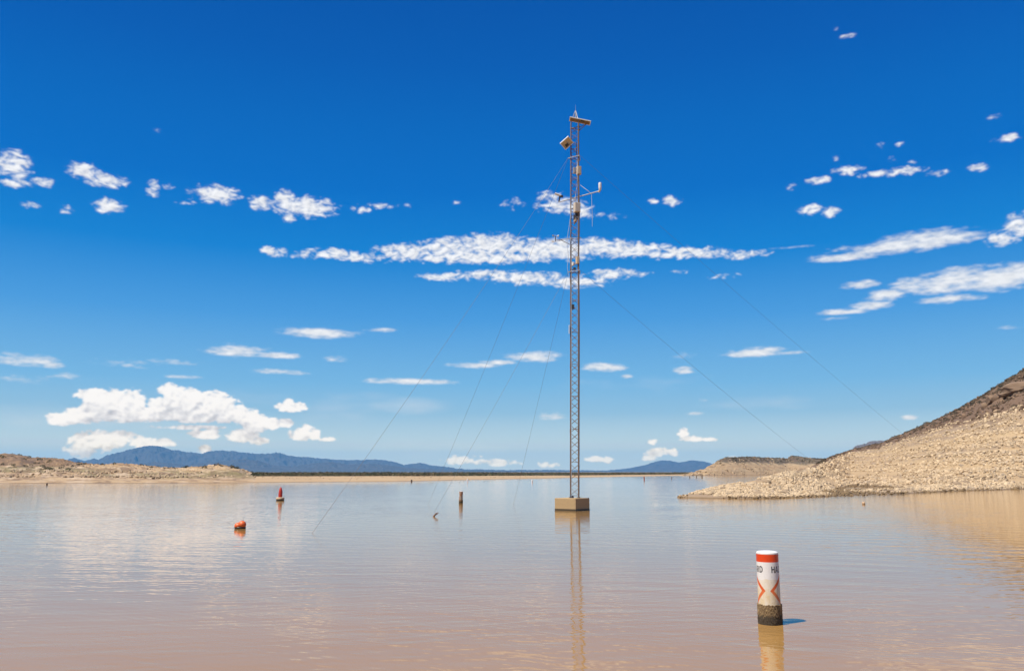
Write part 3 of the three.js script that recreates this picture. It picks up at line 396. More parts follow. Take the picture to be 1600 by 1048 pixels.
{   // the larger rocks one can pick out
  const r = rng(98), mats = [[0.390, 0.292, 0.177], [0.328, 0.232, 0.131], [0.257, 0.188, 0.117], [0.175, 0.115, 0.07]].map((c) => { const m = new THREE.MeshStandardMaterial({ color: lin(...c), roughness: 0.95, bumpMap: grain, bumpScale: 0.02 }); return m; });
  const big = [1, 2, 3, 4].map((k) => rockShape(k * 71, 2));
  const rock = (az, s, size, mat, label, group, flat = 1) => {
    const [x, y, z] = hillPoint(az, s), o = new THREE.Mesh(big[Math.floor(r() * 4)], mats[mat]);
    o.position.set(x, y + size * 0.15, z); o.scale.set(size * (0.9 + 0.5 * r()), size * flat, size); o.rotation.set((r() - 0.5) * 0.6, r() * 6, (r() - 0.5) * 0.6);
    thing(o, 'rock', label, 'rock', group);
  };
  for (let k = 0; k < 40; k++) rock(14 + 18 * r(), 1.2 + 2.7 * r(), 0.18 + 0.2 * r(), Math.floor(r() * 3), 'pale rock standing out among the rubble of the right hand slope', 'rocks among the rubble');
  rock(30.0, 4.36, 1.25, 3, 'brown boulder on the dark hill, left of the overhanging outcrop', undefined, 1.3);
  rock(29.65, 4.34, 0.8, 3, 'upright brown slab leaning beside the boulder on the dark hill', undefined, 1.7);
  rock(29.75, 4.14, 0.5, 1, 'small pale block below the brown boulder on the dark hill');
  rock(30.15, 4.15, 0.45, 1, 'small tan block right of the pale block on the dark hill');
  for (const [az, s, size] of [[31.0, 4.4, 2.1], [31.6, 4.43, 2.9], [30.6, 4.42, 1.1]]) rock(az, s, size, 3, ['large overhanging outcrop rock on the dark hill at the right edge', 'largest outcrop rock at the very right edge of the dark hill', 'smaller outcrop rock at the left end of the overhang on the dark hill'][size > 2.8 ? 1 : size > 2 ? 0 : 2], undefined, 0.6);
}

// ---------------------------------------------------------------- scrub
{
  const r = rng(31), leaf = [], col = [];
  for (let k = 0; k < 70; k++) {
    const th = r() * 6.283, ph = Math.acos(r()), rad = 0.55 + 0.45 * Math.pow(r(), 0.5), c = new THREE.Vector3(rad * Math.sin(ph) * Math.cos(th), 0.08 + rad * 0.8 * Math.cos(ph), rad * Math.sin(ph) * Math.sin(th));
    const a = new THREE.Vector3(r() - 0.5, r() - 0.5, r() - 0.5).normalize(), b = new THREE.Vector3(r() - 0.5, r() - 0.5, r() - 0.5).normalize(), s = 0.16 + 0.16 * r();
    for (const v of [c.clone().addScaledVector(a, s), c.clone().addScaledVector(b, s), c.clone().addScaledVector(a, -s)]) leaf.push(v.x, v.y, v.z);
  }
  const g = new THREE.BufferGeometry(); g.setAttribute('position', new THREE.Float32BufferAttribute(leaf, 3)); g.computeVertexNormals();
  const foliage = new THREE.MeshStandardMaterial({ color: lin(1, 1, 1), roughness: 1, side: THREE.DoubleSide }); foliage.name = 'foliage';
  function scatter(name, label, n, where, tones) {
    const rows = [];
    for (let k = 0; k < n; k++) { const w = where(); if (w) rows.push(w); }
    const m = new THREE.InstancedMesh(g, foliage, rows.length), M = new THREE.Matrix4(), q = new THREE.Quaternion();
    rows.forEach(([x, y, z, size, flat = 1], i) => { q.setFromAxisAngle(new THREE.Vector3(0, 1, 0), r() * 6.3); M.compose(new THREE.Vector3(x, y, z), q, new THREE.Vector3(size, size * flat, size)); m.setMatrixAt(i, M); const c = tones[Math.floor(r() * tones.length)], w = 0.75 + 0.5 * r(); m.setColorAt(i, lin(c[0] * w, c[1] * w, c[2] * w)); });
    struct(m, name, label, 'scrub', 'stuff');
  }
  const green = [[0.085, 0.081, 0.038], [0.064, 0.068, 0.034], [0.119, 0.102, 0.051], [0.145, 0.111, 0.06]];
  const shore = surveyed(FAR_SHORE), head = surveyed(HEADLAND);
  const onto = (sv, az, s) => { const [d, h] = sv(az, s), t = THREE.MathUtils.degToRad(az); return [d * Math.sin(t), h, -d * Math.cos(t), d]; };
  scatter('plain_scrub', 'low olive desert scrub on the flat beyond the far beach', 5200, () => { const az = mix(-17, 12.3, r()), s = 2.45 + 3.3 * Math.pow(r(), 1.1), [x, y, z, d] = onto(shore, az, s); return fbm(x * 0.03, z * 0.03, 2) < -0.25 ? null : [x, y - 0.1, z, (0.5 + 0.7 * r()) * (d > 500 ? 1.5 : 1), 0.75]; }, green);
  scatter('hill_scrub', 'dark scrub dotted over the brown hills at the left', 620, () => { const az = mix(-38, -16.8, Math.pow(r(), 1.5)), s = (az < -26.6 ? 2.7 : 3.5) + 1.4 * r(), [x, y, z] = onto(shore, az, s); return s > 4.15 ? null : [x, y + 0.05, z, 0.35 + 0.75 * r() * r()]; }, green);
  scatter('headland_scrub', 'dark scrub along the flat top of the far headland', 1500, () => { const az = mix(13.6, 24, r()), s = 3.1 + 0.95 * r(), [x, y, z] = onto(head, az, s); return fbm(x * 0.07, z * 0.07, 2) < -0.1 ? null : [x, y + 0.1, z, 0.4 + 0.8 * r() * r()]; }, [[0.1, 0.08, 0.045], [0.14, 0.1, 0.055], [0.08, 0.07, 0.04]]);
  scatter('ridge_scrub', 'dark dry scrub along the ridge of the right hand hill', 2600, () => { const az = mix(20, 34.5, r()), s = 4.1 + 0.98 * Math.pow(r(), 0.45), [x, y, z] = hillPoint(az, s); return [x, y, z, 0.18 + 0.35 * r()]; }, [[0.06, 0.051, 0.03], [0.093, 0.072, 0.043], [0.119, 0.085, 0.047]]);
}

// ---------------------------------------------------------------- materials of the made things
const rustTex = greyTexture(512, (u, v) => {
  const n = fbm(u * 9, v * 9, 5, 0.6), m = fbm(u * 40 + 3, v * 40, 3, 0.6), t = sstep(-0.25, 0.3, n + 0.3 * m);
  return mixc([0.44, 0.42, 0.4], [0.5, 0.33, 0.2], t).map((c) => c * (1 + 0.25 * m));
}, true);
const M = (name, o) => { const m = new THREE.MeshStandardMaterial(o); m.name = name; return m; };
const rusty = M('rusty_galvanised_steel', { map: rustTex, roughness: 0.7, metalness: 0.25 });
const galv = M('galvanised_steel', { color: lin(0.34, 0.35, 0.36), roughness: 0.5, metalness: 0.5 });
const whiteMetal = M('white_painted_metal', { color: lin(0.6, 0.6, 0.58), roughness: 0.45 });
const creamBox = M('cream_enclosure', { color: lin(0.5, 0.39, 0.25), roughness: 0.6 });
const darkPlastic = M('dark_plastic', { color: lin(0.03, 0.03, 0.035), roughness: 0.55 });
const cable = M('grey_cable', { color: lin(0.42, 0.45, 0.47), roughness: 0.6 });
const wire = M('wire_rope', { color: lin(0.16, 0.15, 0.14), roughness: 0.6, metalness: 0.4 });
const cell = M('solar_cells', { color: lin(0.015, 0.018, 0.04), roughness: 0.15 });

// ---------------------------------------------------------------- concrete footing in the water
{
  const speck = greyTexture(512, seamless((u, v) => 0.82 + 0.16 * fbm(u * 10, v * 10, 5, 0.65) + 0.1 * noise(u * 70, v * 70)));
  const s = 0.53, shape = new THREE.Shape();
  shape.moveTo(-s, -s); shape.lineTo(s, -s); shape.lineTo(s, s); shape.lineTo(-s, s); shape.closePath();
  const block = new THREE.ExtrudeGeometry(shape, { depth: 2.1, bevelEnabled: true, bevelSize: 0.02, bevelThickness: 0.02, bevelSegments: 2 });
  block.rotateX(-Math.PI / 2); block.translate(0, -1.58, 0);
  const o = new THREE.Group();
  part(o, 'block', block, M('concrete', { color: lin(0.44, 0.31, 0.155), map: speck, bumpMap: speck, bumpScale: 0.01, roughness: 0.9 }));
  const skin = new THREE.ExtrudeGeometry(new THREE.Shape([[-0.556, -0.556], [0.556, -0.556], [0.556, 0.556], [-0.556, 0.556]].map(([a, b]) => new THREE.Vector2(a, b))), { depth: 0.5, bevelEnabled: false, steps: 10 });
  skin.rotateX(-Math.PI / 2); skin.translate(0, -0.42, 0);
  part(o, 'waterline_stain', skin, M('wet_algae', { color: lin(0.055, 0.042, 0.022), roughness: 0.5, bumpMap: speck, bumpScale: 0.02 }), 'dark wet band along the waterline');
  const shoe = new THREE.LatheGeometry([[0, 0.12], [0.05, 0.115], [0.08, 0.08], [0.095, 0.02], [0.1, 0]].map(([a, b]) => new THREE.Vector2(a, b)), 20);
  shoe.translate(0.06, 0.54, 0.12);
  part(o, 'anchor_cap', shoe, darkPlastic);
  o.position.set(2.66, 0, -37.45); o.rotation.y = -THREE.MathUtils.degToRad(34 + 4);
  thing(o, 'concrete_footing', 'square tan concrete block standing in the water under the lattice mast', 'footing');
}

// ---------------------------------------------------------------- lattice mast with its instruments
const MAST = [2.83, 0.54, -37.45], LEAN = -0.0125;
{
  const o = new THREE.Group(), R = 0.24, turn = THREE.MathUtils.degToRad(6), top = 17.55;
  const corner = [180, 60, -60].map((a) => { const t = THREE.MathUtils.degToRad(a) + turn; return [R * Math.cos(t), R * Math.sin(t)]; });
  const section = 2.93;
  for (const [x, z] of corner) {
    const g = [bar([x, 0, z], [x, top, z], 0.031, 10)];
    for (let y = section; y < top; y += section) g.push(bar([x, y - 0.09, z], [x, y + 0.09, z], 0.038, 10));
    g.push(bar([x, 0, z], [x, 0.03, z], 0.07, 12));
    const leg = mergeGeometries(g), p = leg.attributes.position, uv = leg.attributes.uv;
    for (let i = 0; i < p.count; i++) uv.setXY(i, uv.getX(i) * 0.15, p.getY(i) * 0.33);
    part(o, 'leg', leg, rusty);
  }
  const bay = 0.345, brace = [];
  for (let k = 0; k < 3; k++) {
    const [ax, az] = corner[k], [bx, bz] = corner[(k + 1) % 3], off = 0.008;
    const cross = mergeGeometries([bar([ax, 0.02, az], [bx, bay - 0.02, bz], 0.0075, 5), bar([ax + off, bay - 0.02, az + off], [bx + off, 0.02, bz + off], 0.0075, 5)]);
    const rung = bar([ax, 0, az], [bx, 0, bz], 0.0085, 5);
    brace.push([cross, rung]);
  }
  for (let y = 0.1, n = 0; y + bay < top; y += bay, n++) for (let k = 0; k < 3; k++) part(o, 'cross_brace', brace[k][0], rusty).position.y = y;
  for (let y = 0.1; y < top; y += section / 2) for (let k = 0; k < 3; k++) part(o, 'rung', brace[k][1], rusty).position.y = y;
  // tapered top with a lightning rod
  const cap = corner.map(([x, z]) => bar([x, top, z], [x * 0.08 - 0.02, top + 0.58, z * 0.08], 0.022, 8, 0.015));
  cap.push(bar([-0.02, top + 0.2, 0], [-0.02, top + 0.62, 0], 0.035, 10, 0.02));
  part(o, 'top_cap', mergeGeometries(cap), galv);
  part(o, 'lightning_rod', bar([-0.02, top + 0.58, 0], [-0.02, top + 0.92, 0], 0.009, 6, 0.003), galv);
  // flat solar panel over the top
  const solar = (w, h, thick, back) => {
    const frame = mergeGeometries([box(w, 0.04, thick, 0, h / 2 - 0.02), box(w, 0.04, thick, 0, -h / 2 + 0.02), box(0.04, h - 0.08, thick, w / 2 - 0.02), box(0.04, h - 0.08, thick, -w / 2 + 0.02)]);
    const p = part(o, 'solar_panel', frame, whiteMetal);
    part(p, 'cells', box(w - 0.08, h - 0.08, 0.012, 0, 0, thick * 0.3, 0.002), cell);
    part(p, 'backing', box(w - 0.08, h - 0.08, 0.01, 0, 0, thick * 0.3 - 0.014, 0.002), back);
    part(p, 'junction_box', box(0.16, 0.12, 0.05, w * 0.12, -h * 0.18, -0.01), darkPlastic);
    return p;
  };
  const flat = solar(1.02, 0.5, 0.045, M('panel_backing', { color: lin(0.16, 0.1, 0.07), roughness: 0.6 }));
  flat.position.set(0.19, 17.62, 0.04); flat.rotation.set(-Math.PI / 2 + 0.04, 0.2, 0);
  part(o, 'panel_bracket', mergeGeometries([bar([0.14, 17.2, 0.2], [0.55, 17.5, 0.1], 0.014), bar([0.14, 17.2, -0.2], [0.5, 17.52, -0.1], 0.014), bar([-0.25, 17.25, 0], [0.2, 17.28, 0.2], 0.018), bar([-0.25, 17.25, 0], [0.2, 17.28, -0.2], 0.018), bar([0.12, 17.1, 0.2], [0.12, 17.5, 0.2], 0.025)]), rusty);
  // tilted panel at the left
  const tilt = solar(0.52, 0.42, 0.09, creamBox);
  const ax = new THREE.Vector3(-0.74, -0.6, -0.3).normalize(), up0 = new THREE.Vector3(-0.1, 1, 0.75), az_ = ax.clone().cross(up0).normalize(), ay = az_.clone().cross(ax);
  tilt.position.set(-0.44, 16.5, 0.06); tilt.quaternion.setFromRotationMatrix(new THREE.Matrix4().makeBasis(ax, ay, az_));
  part(o, 'panel_bracket', mergeGeometries([bar([-0.26, 16.4, 0], [-0.46, 16.55, 0.08], 0.018), bar([-0.26, 16.75, 0], [-0.42, 16.66, 0.08], 0.018)]), galv);
  // guy collars
  for (const y of [15.78, 10.25]) {
    const ring = []; for (let k = 0; k < 3; k++) { const [ax, az] = corner[k], [bx, bz] = corner[(k + 1) % 3]; ring.push(bar([ax * 1.5, y, az * 1.5], [bx * 1.5, y, bz * 1.5], 0.018, 6), bar([ax, y, az], [ax * 1.55, y, az * 1.55], 0.02, 6)); }
    part(o, 'guy_collar', mergeGeometries(ring), galv);
  }
  part(o, 'whip_antenna', bar([0.02, 15.8, 0.1], [0.02, 16.5, 0.1], 0.018, 8), darkPlastic);
  const cabinet = (w, h, d, x, y, z, mat) => { const p = part(o, 'equipment_box', box(w, h, d, 0, 0, 0, 0.012), mat); p.position.set(x, y, z); p.rotation.y = 0.35; part(p, 'door', box(w - 0.05, h - 0.06, 0.02, 0, 0, d / 2 + 0.006, 0.004), mat); part(p, 'latch', box(0.02, 0.06, 0.02, w / 2 - 0.05, 0, d / 2 + 0.022, 0.003), galv); return p; };
  cabinet(0.2, 0.4, 0.16, 0.12, 15.1, 0.16, creamBox);
  cabinet(0.13, 0.3, 0.1, -0.08, 15.12, 0.1, galv);
  cabinet(0.28, 0.46, 0.2, 0.03, 13.28, 0.18, M('white_enclosure', { color: lin(0.52, 0.45, 0.35), roughness: 0.5 }));
  cabinet(0.13, 0.22, 0.12, -0.04, 12.72, 0.14, creamBox);
  cabinet(0.15, 0.34, 0.14, 0.06, 10.75, 0.2, creamBox);
  cabinet(0.1, 0.16, 0.1, -0.14, 10.6, 0.12, whiteMetal);
  const clutter = [box(0.22, 0.14, 0.16, 0.06, 12.95, 0.12), box(0.14, 0.2, 0.12, -0.06, 12.82, 0.16), bar([-0.1, 12.5, 0.12], [0.14, 12.9, 0.16], 0.03), bar([0.1, 10.35, 0.18], [0.1, 10.6, 0.16], 0.04), box(0.12, 0.1, 0.1, -0.08, 10.38, 0.14)].map((g) => (g.index ? g.toNonIndexed() : g));
  part(o, 'cable_gland', clutter[0], darkPlastic); part(o, 'splice_box', clutter[1], darkPlastic); part(o, 'conduit', clutter[2], rusty); part(o, 'conduit', clutter[3], darkPlastic); part(o, 'splice_box', clutter[4], darkPlastic);
  part(o, 'leg_clamp', box(0.12, 0.22, 0.1, -0.14, 8.6, 0.05), darkPlastic);
  part(o, 'stub_antenna', bar([-0.31, 7.35, 0.03], [-0.31, 7.75, 0.03], 0.02), whiteMetal);
  // upper cross-arm with two sensors; it comes forward at its right end
  const armL = [-0.78, 13.78, -0.55], armR = [1.02, 13.93, 0.65], sensors = part(o, 'cross_arm', bar(armL, armR, 0.024, 10), galv);
  const hood = part(sensors, 'radiation_sensor', mergeGeometries([bar([-0.96, 14.19, -0.5], [-0.66, 14.1, -0.56], 0.055, 12)]), whiteMetal);
  hood.userData.label = 'white tubular sensor on a dark stem';
  part(sensors, 'sensor_stem', mergeGeometries([bar([-0.77, 13.8, -0.55], [-0.72, 14.08, -0.55], 0.035, 8), bar([-0.68, 14.09, -0.55], [-0.58, 14.06, -0.57], 0.06, 10)]), darkPlastic);
  const can = new THREE.LatheGeometry([[0, 0], [0.04, 0], [0.05, 0.02], [0.072, 0.1], [0.072, 0.12], [0.06, 0.13], [0.072, 0.14], [0.072, 0.34], [0.05, 0.37], [0, 0.375]].map(([a, b]) => new THREE.Vector2(a, b)), 18);
  can.translate(1.06, 13.97, 0.66);
  part(sensors, 'rain_gauge', can, whiteMetal);
  part(sensors, 'sensor_base', bar([1.0, 13.88, 0.64], [1.06, 13.99, 0.66], 0.045, 10), creamBox);
  // lower cross-arm with a wind sensor
  const low = part(o, 'cross_arm', mergeGeometries([bar([0.24, 11.86, 0.1], [-0.98, 11.74, 0.05], 0.02, 8), bar([-0.24, 11.52, 0.05], [-0.72, 11.76, 0.05], 0.018, 8), bar([-0.24, 11.9, 0], [-0.24, 11.5, 0], 0.03, 8)]), galv);
  const cups = []; for (let k = 0; k < 3; k++) { const t = k * 2.094 + 0.4, x = -0.96 + 0.14 * Math.cos(t), z = 0.05 + 0.14 * Math.sin(t), c = new THREE.SphereGeometry(0.045, 10, 6, 0, Math.PI); c.rotateY(-t); c.translate(x, 11.93, z); cups.push(c, bar([-0.96, 11.93, 0.05], [x, 11.93, z], 0.008, 5)); }
  part(low, 'wind_cups', mergeGeometries(cups), whiteMetal);
  part(low, 'sensor_post', bar([-0.96, 11.7, 0.05], [-0.96, 11.94, 0.05], 0.02, 8), darkPlastic);
  part(low, 'wind_vane', mergeGeometries([bar([-1.08, 11.66, 0.05], [-0.78, 11.7, 0.05], 0.012, 6), box(0.12, 0.1, 0.012, -1.08, 11.68, 0.05, 0.003), box(0.07, 0.03, 0.03, -0.76, 11.7, 0.05, 0.004)].map((g) => (g.index ? g.toNonIndexed() : g))), whiteMetal);
  // cables
  const run = (points, r) => part(o, 'cable', tube(points, r, 40), cable);
  run([[0.04, 15.75, 0.12], [0.05, 15.0, 0.26], [0.04, 14.4, 0.14], [-0.02, 13.9, 0.1], [0, 13.5, 0.12]], 0.012);
  run([[0.06, 14.5, 0.14], [0.28, 14.28, 0.25], [0.5, 14.05, 0.4], [0.68, 13.9, 0.42], [0.95, 13.95, 0.6]], 0.011);
  run([[0.69, 13.9, 0.43], [0.7, 13.4, 0.43], [0.72, 12.9, 0.43], [0.72, 12.3, 0.43]], 0.01);
  run([[-0.22, 13.5, 0.05], [-0.26, 12.9, 0.08], [-0.34, 12.3, 0.08], [-0.42, 11.8, 0.06]], 0.011);
  run([[-0.42, 11.78, 0.06], [-0.4, 11.4, 0.1], [-0.36, 10.9, 0.1], [-0.4, 10.4, 0.08], [-0.3, 9.9, 0.06], [-0.25, 9.5, 0.03]], 0.009);
  run([[0.12, 14.9, 0.2], [0.16, 13, 0.18], [0.13, 11, 0.2], [0.15, 8, 0.2], [0.14, 4, 0.2], [0.13, 0.1, 0.2]], 0.013);
  run([[-0.2, 11.5, 0.04], [-0.21, 9, 0.05], [-0.2, 6, 0.04], [-0.21, 3, 0.05], [-0.2, 0.15, 0.05]], 0.01);
  o.position.set(...MAST); o.rotation.z = LEAN;
  thing(o, 'lattice_mast', 'tall rusty triangular lattice mast with solar panels, cross arms and instrument boxes', 'mast');
}
// guy wires, from a collar of the mast to their anchors
{
  const p = (y, dx, dz) => [MAST[0] + dx - LEAN * y, MAST[1] + y, MAST[2] + dz];
  const run = (a, b, label, sag = 0.25) => {
    const pts = []; for (let k = 0; k <= 12; k++) { const t = k / 12; pts.push([mix(a[0], b[0], t), mix(a[1], b[1], t) - 4 * sag * t * (1 - t), mix(a[2], b[2], t)]); }
    thing(new THREE.Mesh(tube(pts, 0.0048, 48, 5), wire), 'guy_wire', label, 'wire', 'guy wires of the mast');
  };
  const on = (az, s, up = 0.05) => { const [x, y, z] = hillPoint(az, s); return [x, y + up, z]; };
  const under = (a, x, z) => { const t = 1.06; return [mix(a[0], x, t), mix(a[1], 0, t), mix(a[2], z, t)]; };
  const uL = p(15.78, -0.36, 0.1), uR = p(15.78, 0.2, 0.25), lL = p(10.25, -0.36, 0.1), lR = p(10.25, 0.2, 0.25);
  run(uL, under(uL, -5.54, -23.46), 'upper guy wire running far down left into the water in front');
  run(uL, under(uL, -4.41, -44.33), 'upper guy wire entering the water left of the mast beyond the bent stake');
  run(lL, under(lL, 0.07, -44.33), 'lower guy wire entering the water closest to the left of the mast', 0.1);
  run(lL, [-2.95, 0.17, -32.2], 'lower guy wire ending at the bent stake in the water', 0.1);
  run(uR, [40.77, 0.96, -76.85], 'upper guy wire slanting right down to the rocky slope');
  run(lR, [24.3, 1.22, -63.5], 'lower guy wire slanting right down to the rocky spit');
}
{
  const o = new THREE.Group();
  part(o, 'pipe', bar([-0.12, -0.5, 0], [0.13, 0.19, 0], 0.036, 10), rusty);
  part(o, 'turnbuckle', mergeGeometries([bar([0.1, 0.11, 0], [0.19, 0.2, 0], 0.02, 8), new THREE.TorusGeometry(0.024, 0.008, 6, 14).translate(0.17, 0.2, 0)].map((g) => g.toNonIndexed())), rusty);
  o.position.set(-3.05, 0, -32.2); o.rotation.z = -0.35;
  thing(o, 'anchor_stake', 'rusty bent stake poking out of the water at the foot of a guy wire', 'stake');
}

// ---------------------------------------------------------------- hazard buoys
const buoyPrint = (() => {
  const W = 1536, H = 1632, c = document.createElement('canvas'); c.width = W; c.height = H;
  const x = c.getContext('2d');   // u: once round (0.754 m), v: 0.8 m high
  x.fillStyle = '#f2efe9'; x.fillRect(0, 0, W, H);
  x.fillStyle = '#e8480c'; x.fillRect(0, H * 0.028, W, H * 0.105);
  for (const u of [0.25, 0.75]) {
    x.fillStyle = '#17181a'; x.textAlign = 'center'; x.textBaseline = 'middle';
    x.save(); x.translate(u * W, H * 0.232); x.scale(0.8, 1.06); x.font = 'bold 190px sans-serif';
    const word = 'HAZARD', step = 122; [...word].forEach((ch, i) => x.fillText(ch, (i - 2.5) * step, 0)); x.restore();
    x.strokeStyle = '#e8480c'; x.lineWidth = 66; x.lineJoin = 'miter'; x.beginPath();
    x.moveTo(u * W - 290, H * 0.515); x.lineTo(u * W, H * 0.315); x.lineTo(u * W + 290, H * 0.515); x.lineTo(u * W, H * 0.715); x.closePath(); x.stroke();
  }
  const img = x.getImageData(0, 0, W, H), d = img.data, r = rng(8);
  for (let j = 0; j < H; j++) for (let i = 0; i < W; i++) {   // silt stain with a ragged upper edge, scuffs and specks
    const u = i / W, v = j / H, n = fbm(u * 14, v * 9, 4, 0.6), f = fbm(u * 60, v * 26 + 5, 3, 0.6), k = (j * W + i) * 4;
    const line = v > 0.365 + 0.03 * noise(u * 9, 3) ? 1 : 0, stain = clamp(line * (0.3 + 0.22 * n + 0.12 * f) + (v > 0.5 + 0.1 * n ? 0.22 + 0.25 * n : 0), 0, 0.75), speck = f > 0.42 ? 0.12 : 0, w = 1 - speck - 0.04 * Math.max(0, n);
    d[k] = mix(d[k], 224, stain * 0.8) * w; d[k + 1] = mix(d[k + 1], 186, stain * 0.8) * w; d[k + 2] = mix(d[k + 2], 128, stain * 0.9) * w;
  }
  x.putImageData(img, 0, 0);
  const t = new THREE.CanvasTexture(c); t.colorSpace = THREE.SRGBColorSpace; t.wrapS = THREE.RepeatWrapping; t.anisotropy = 8;
  return t;
})();
const buoyPaint = M('buoy_plastic', { map: buoyPrint, color: lin(0.74, 0.74, 0.74), roughness: 0.42 }), buoyWhite = M('buoy_cap_plastic', { color: lin(0.64, 0.63, 0.61), roughness: 0.4 });
const crustMat = M('dried_weed_crust', { vertexColors: true, roughness: 0.95 });
function crustShape(radius, y0, y1, seed) {
  const nA = 150, nY = 40, pos = [], col = [], index = [];
  for (let j = 0; j <= nY + 2; j++) for (let i = 0; i <= nA; i++) {
    const t = (i % nA) / nA * Math.PI * 2, top = y1 + 0.014 * noise(Math.cos(t) * 5 + seed, Math.sin(t) * 5), y = j > nY ? top + 0.001 : mix(y0, top, j / nY);
    const a = Math.cos(t) * 9 + seed, b = Math.sin(t) * 9, n = billow(a + y * 21, b + y * 26, 3), m = noise(a * 3.1 + y * 70, b * 3.1 - y * 60), rr = j > nY + 1 ? radius - 0.03 : radius + 0.006 * n + 0.007 * m;
    pos.push(rr * Math.sin(t), y, rr * Math.cos(t));
    const damp = y < 0.07 + 0.05 * n, dry = clamp(0.35 + 0.6 * m + 0.35 * n, 0, 1);
    col.push(...(damp ? mixc([0.025, 0.018, 0.01], [0.07, 0.05, 0.028], dry) : mixc([0.075, 0.045, 0.02], [0.38, 0.26, 0.125], dry * dry)));
  }
  for (let j = 0; j < nY + 2; j++) for (let i = 0; i < nA; i++) { const k = j * (nA + 1) + i; index.push(k, k + 1, k + nA + 1, k + 1, k + nA + 2, k + nA + 1); }
  const g = new THREE.BufferGeometry(); g.setAttribute('position', new THREE.Float32BufferAttribute(pos, 3)); g.setAttribute('color', new THREE.Float32BufferAttribute(col, 3)); g.setIndex(index); g.computeVertexNormals();
  return g;
}
function hazardBuoy(height) {
  const o = new THREE.Group(), R = 0.12, prof = [[R, -0.5], [R, height - 0.8], [R, height - 0.4], [R, height - 0.012], [R - 0.004, height - 0.003], [R - 0.012, height]].map(([a, b]) => new THREE.Vector2(a, b));
  const body = new THREE.LatheGeometry(prof, 64), p = body.attributes.position, uv = body.attributes.uv;
  for (let i = 0; i < p.count; i++) uv.setY(i, Math.max(0.001, 1 - (height - p.getY(i)) / 0.8));
  part(o, 'body', body, buoyPaint);
  part(o, 'cap', new THREE.LatheGeometry([[R - 0.012, height], [R - 0.02, height + 0.004], [R * 0.5, height + 0.009], [0, height + 0.011]].map(([a, b]) => new THREE.Vector2(a, b)), 64), buoyWhite);
  part(o, 'weed_crust', crustShape(R + 0.008, -0.2, height * 0.272, height * 10), crustMat, 'dark brown weed crust round the waterline');
  return o;
}
{
  const near = hazardBuoy(0.775);
  near.position.set(2.862, 0, -9.6); near.rotation.y = Math.PI + THREE.MathUtils.degToRad(-16.5 - 5);
  thing(near, 'hazard_buoy', 'white cylindrical buoy lettered HAZARD with orange band, nearest in the right foreground', 'buoy');
  const far = new THREE.Group(), faded = M('faded_tan_plastic', { map: rustTex, color: lin(1.7, 1.6, 1.45), roughness: 0.6 });
  part(far, 'body', new THREE.LatheGeometry([[0.1, -0.4], [0.1, 0.36], [0.086, 0.38], [0.086, 0.42], [0.1, 0.44], [0.1, 0.62], [0.09, 0.635]].map(([a, b]) => new THREE.Vector2(a, b)), 32), faded);
  part(far, 'cap', new THREE.LatheGeometry([[0.09, 0.635], [0.05, 0.642], [0, 0.645]].map(([a, b]) => new THREE.Vector2(a, b)), 32), buoyWhite);
  part(far, 'weed_crust', crustShape(0.107, -0.2, 0.17, 6), crustMat, 'dark weed crust round the waterline');
  far.position.set(-2.79, 0, -46.2); far.rotation.set(0.02, 2.2, 0.03);
  thing(far, 'post_buoy', 'small distant faded tan post buoy left of the mast beyond the bent stake', 'buoy');
}
// ---------------------------------------------------------------- other floats
const redPlastic = M('faded_red_plastic', { color: lin(0.42, 0.03, 0.011), roughness: 0.5 }), orangePlastic = M('orange_plastic', { color: lin(0.62, 0.11, 0.017), roughness: 0.45 }), slime = M('wet_slime', { color: lin(0.03, 0.022, 0.012), roughness: 0.35 });
const lathe = (pts, n = 28) => new THREE.LatheGeometry(pts.map(([a, b]) => new THREE.Vector2(a, b)), n);
{
  const o = new THREE.Group();
  part(o, 'cone', lathe([[0.11, 0.17], [0.115, 0.3], [0.112, 0.48], [0.095, 0.6], [0.06, 0.72], [0.022, 0.78], [0.02, 0.8], [0, 0.805]]), redPlastic);
  part(o, 'collar', lathe([[0.1, 0.195], [0.21, 0.19], [0.235, 0.175], [0.24, 0.1], [0.235, 0.085]]), M('weathered_foam', { color: lin(0.48, 0.36, 0.22), roughness: 0.8 }));
  part(o, 'collar_underside', lathe([[0.237, 0.088], [0.238, 0.02], [0.22, -0.12], [0.1, -0.2], [0, -0.2]]), slime);
  part(o, 'lifting_eye', new THREE.TorusGeometry(0.018, 0.005, 6, 14).translate(0, 0.815, 0), galv);
  o.position.set(-13.8, 0, -50.4); o.rotation.z = -0.01;
  thing(o, 'cone_buoy', 'red pointed buoy on a round floating collar left of the picture', 'buoy');
}
{
  const o = new THREE.Group(), lobe = (x, y, r, s) => { const g = new THREE.SphereGeometry(r, 28, 20); g.scale(1, s, 1); g.translate(x, y, 0); return g; };
  part(o, 'float_body', mergeGeometries([lobe(-0.055, 0.085, 0.115, 0.85), lobe(0.055, 0.12, 0.115, 1)]), orangePlastic);
  part(o, 'waterline_slime', lathe([[0.0, -0.08], [0.13, -0.06], [0.163, 0.0], [0.166, 0.045], [0.155, 0.06], [0.11, 0.065]]).scale(1, 1, 0.75), slime, 'dark wet band round the waterline');
  part(o, 'mooring_eye', new THREE.TorusGeometry(0.022, 0.006, 8, 16).translate(0.06, 0.25, 0), galv);
  o.position.set(-8.08, 0, -25.3); o.rotation.y = 0.1;
  thing(o, 'orange_float', 'lumpy orange mooring float with a dark waterline, left foreground', 'float');
}
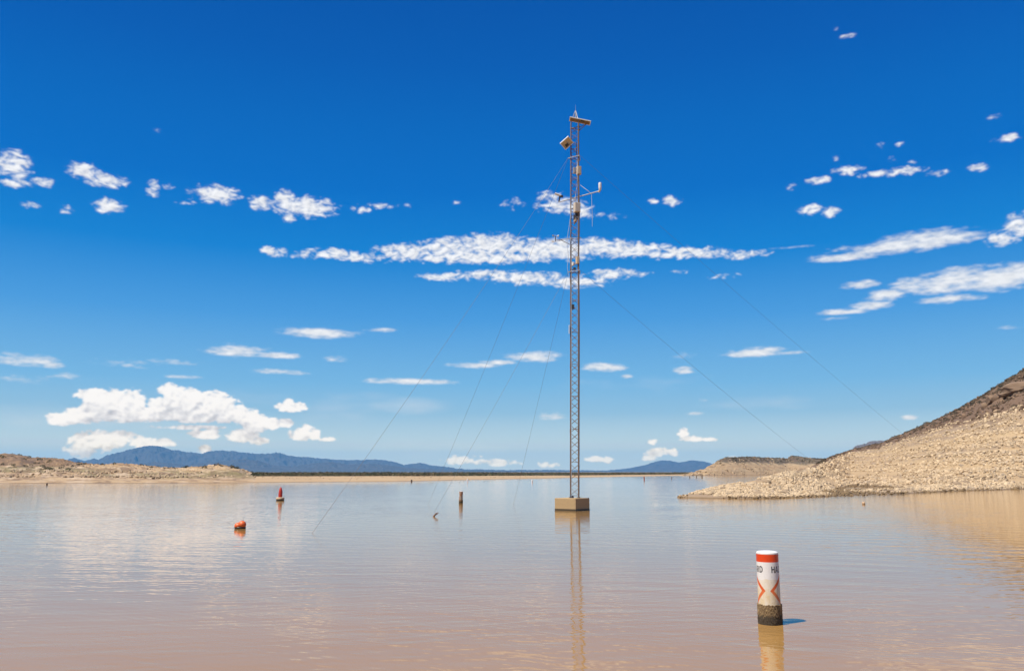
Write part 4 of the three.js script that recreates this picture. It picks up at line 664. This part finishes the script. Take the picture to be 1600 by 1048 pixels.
{
  const o = new THREE.Group();
  part(o, 'ball', lathe([[0, -0.06], [0.06, -0.03], [0.085, 0.03], [0.08, 0.09], [0.05, 0.135], [0.015, 0.15], [0, 0.15]], 20), M('tan_float', { color: lin(0.42, 0.28, 0.16), roughness: 0.6 }));
  part(o, 'eye', new THREE.TorusGeometry(0.018, 0.005, 6, 12).translate(0, 0.16, 0), galv);
  o.position.set(18.39, 0, -44.33);
  thing(o, 'tan_float', 'tiny tan ball float on the water before the rocky slope', 'float');
}
{   // posts and markers far out, a few pixels each
  const marker = (name, x, z, h, r, mat, label, category, capMat) => {
    const o = new THREE.Group();
    part(o, 'post', lathe([[r, -0.4], [r, h * 0.8], [r * 0.9, h * 0.86]], 12), mat);
    part(o, 'head', lathe([[r * 0.9, h * 0.86], [r * 0.95, h * 0.95], [r * 0.6, h], [0, h]], 12), capMat ?? mat);
    o.position.set(x, 0, z); o.rotation.z = 0.03;
    thing(o, name, label, category);
  };
  const oldWood = M('weathered_wood', { color: lin(0.09, 0.065, 0.05), roughness: 0.9 });
  marker('mooring_post', -17.5, -147, 0.42, 0.14, oldWood, 'dark stub post in the water below the far beach, left of centre', 'post');
  marker('marker_buoy', -7.9, -150, 0.55, 0.12, buoyWhite, 'thin white marker far out behind the small hazard buoy', 'buoy');
  marker('marker_buoy', 3.4, -142, 0.42, 0.12, buoyWhite, 'tiny white marker far out just left of the mast', 'buoy');
  marker('marker_buoy', 28.85, -184, 0.8, 0.13, M('rust_paint', { color: lin(0.3, 0.12, 0.06), roughness: 0.7 }), 'rust brown marker far out right of the mast', 'buoy');
  marker('mooring_post', 41.6, -220, 0.5, 0.1, oldWood, 'thin grey post far out between the brown marker and the headland', 'post');
  marker('mooring_post', 54.6, -259, 0.62, 0.13, oldWood, 'leftmost of the dark posts in the water off the headland', 'post');
  marker('mooring_post', 56.7, -259, 0.8, 0.12, oldWood, 'middle one of the dark posts in the water off the headland', 'post');
  marker('mooring_post', 58.4, -259, 0.85, 0.16, oldWood, 'rightmost of the dark posts in the water off the headland', 'post');
  marker('mooring_post', -61.7, -112, 0.26, 0.1, oldWood, 'small dark stump in the shallows by the left shore', 'post');
}

renderer.render(scene, camera);
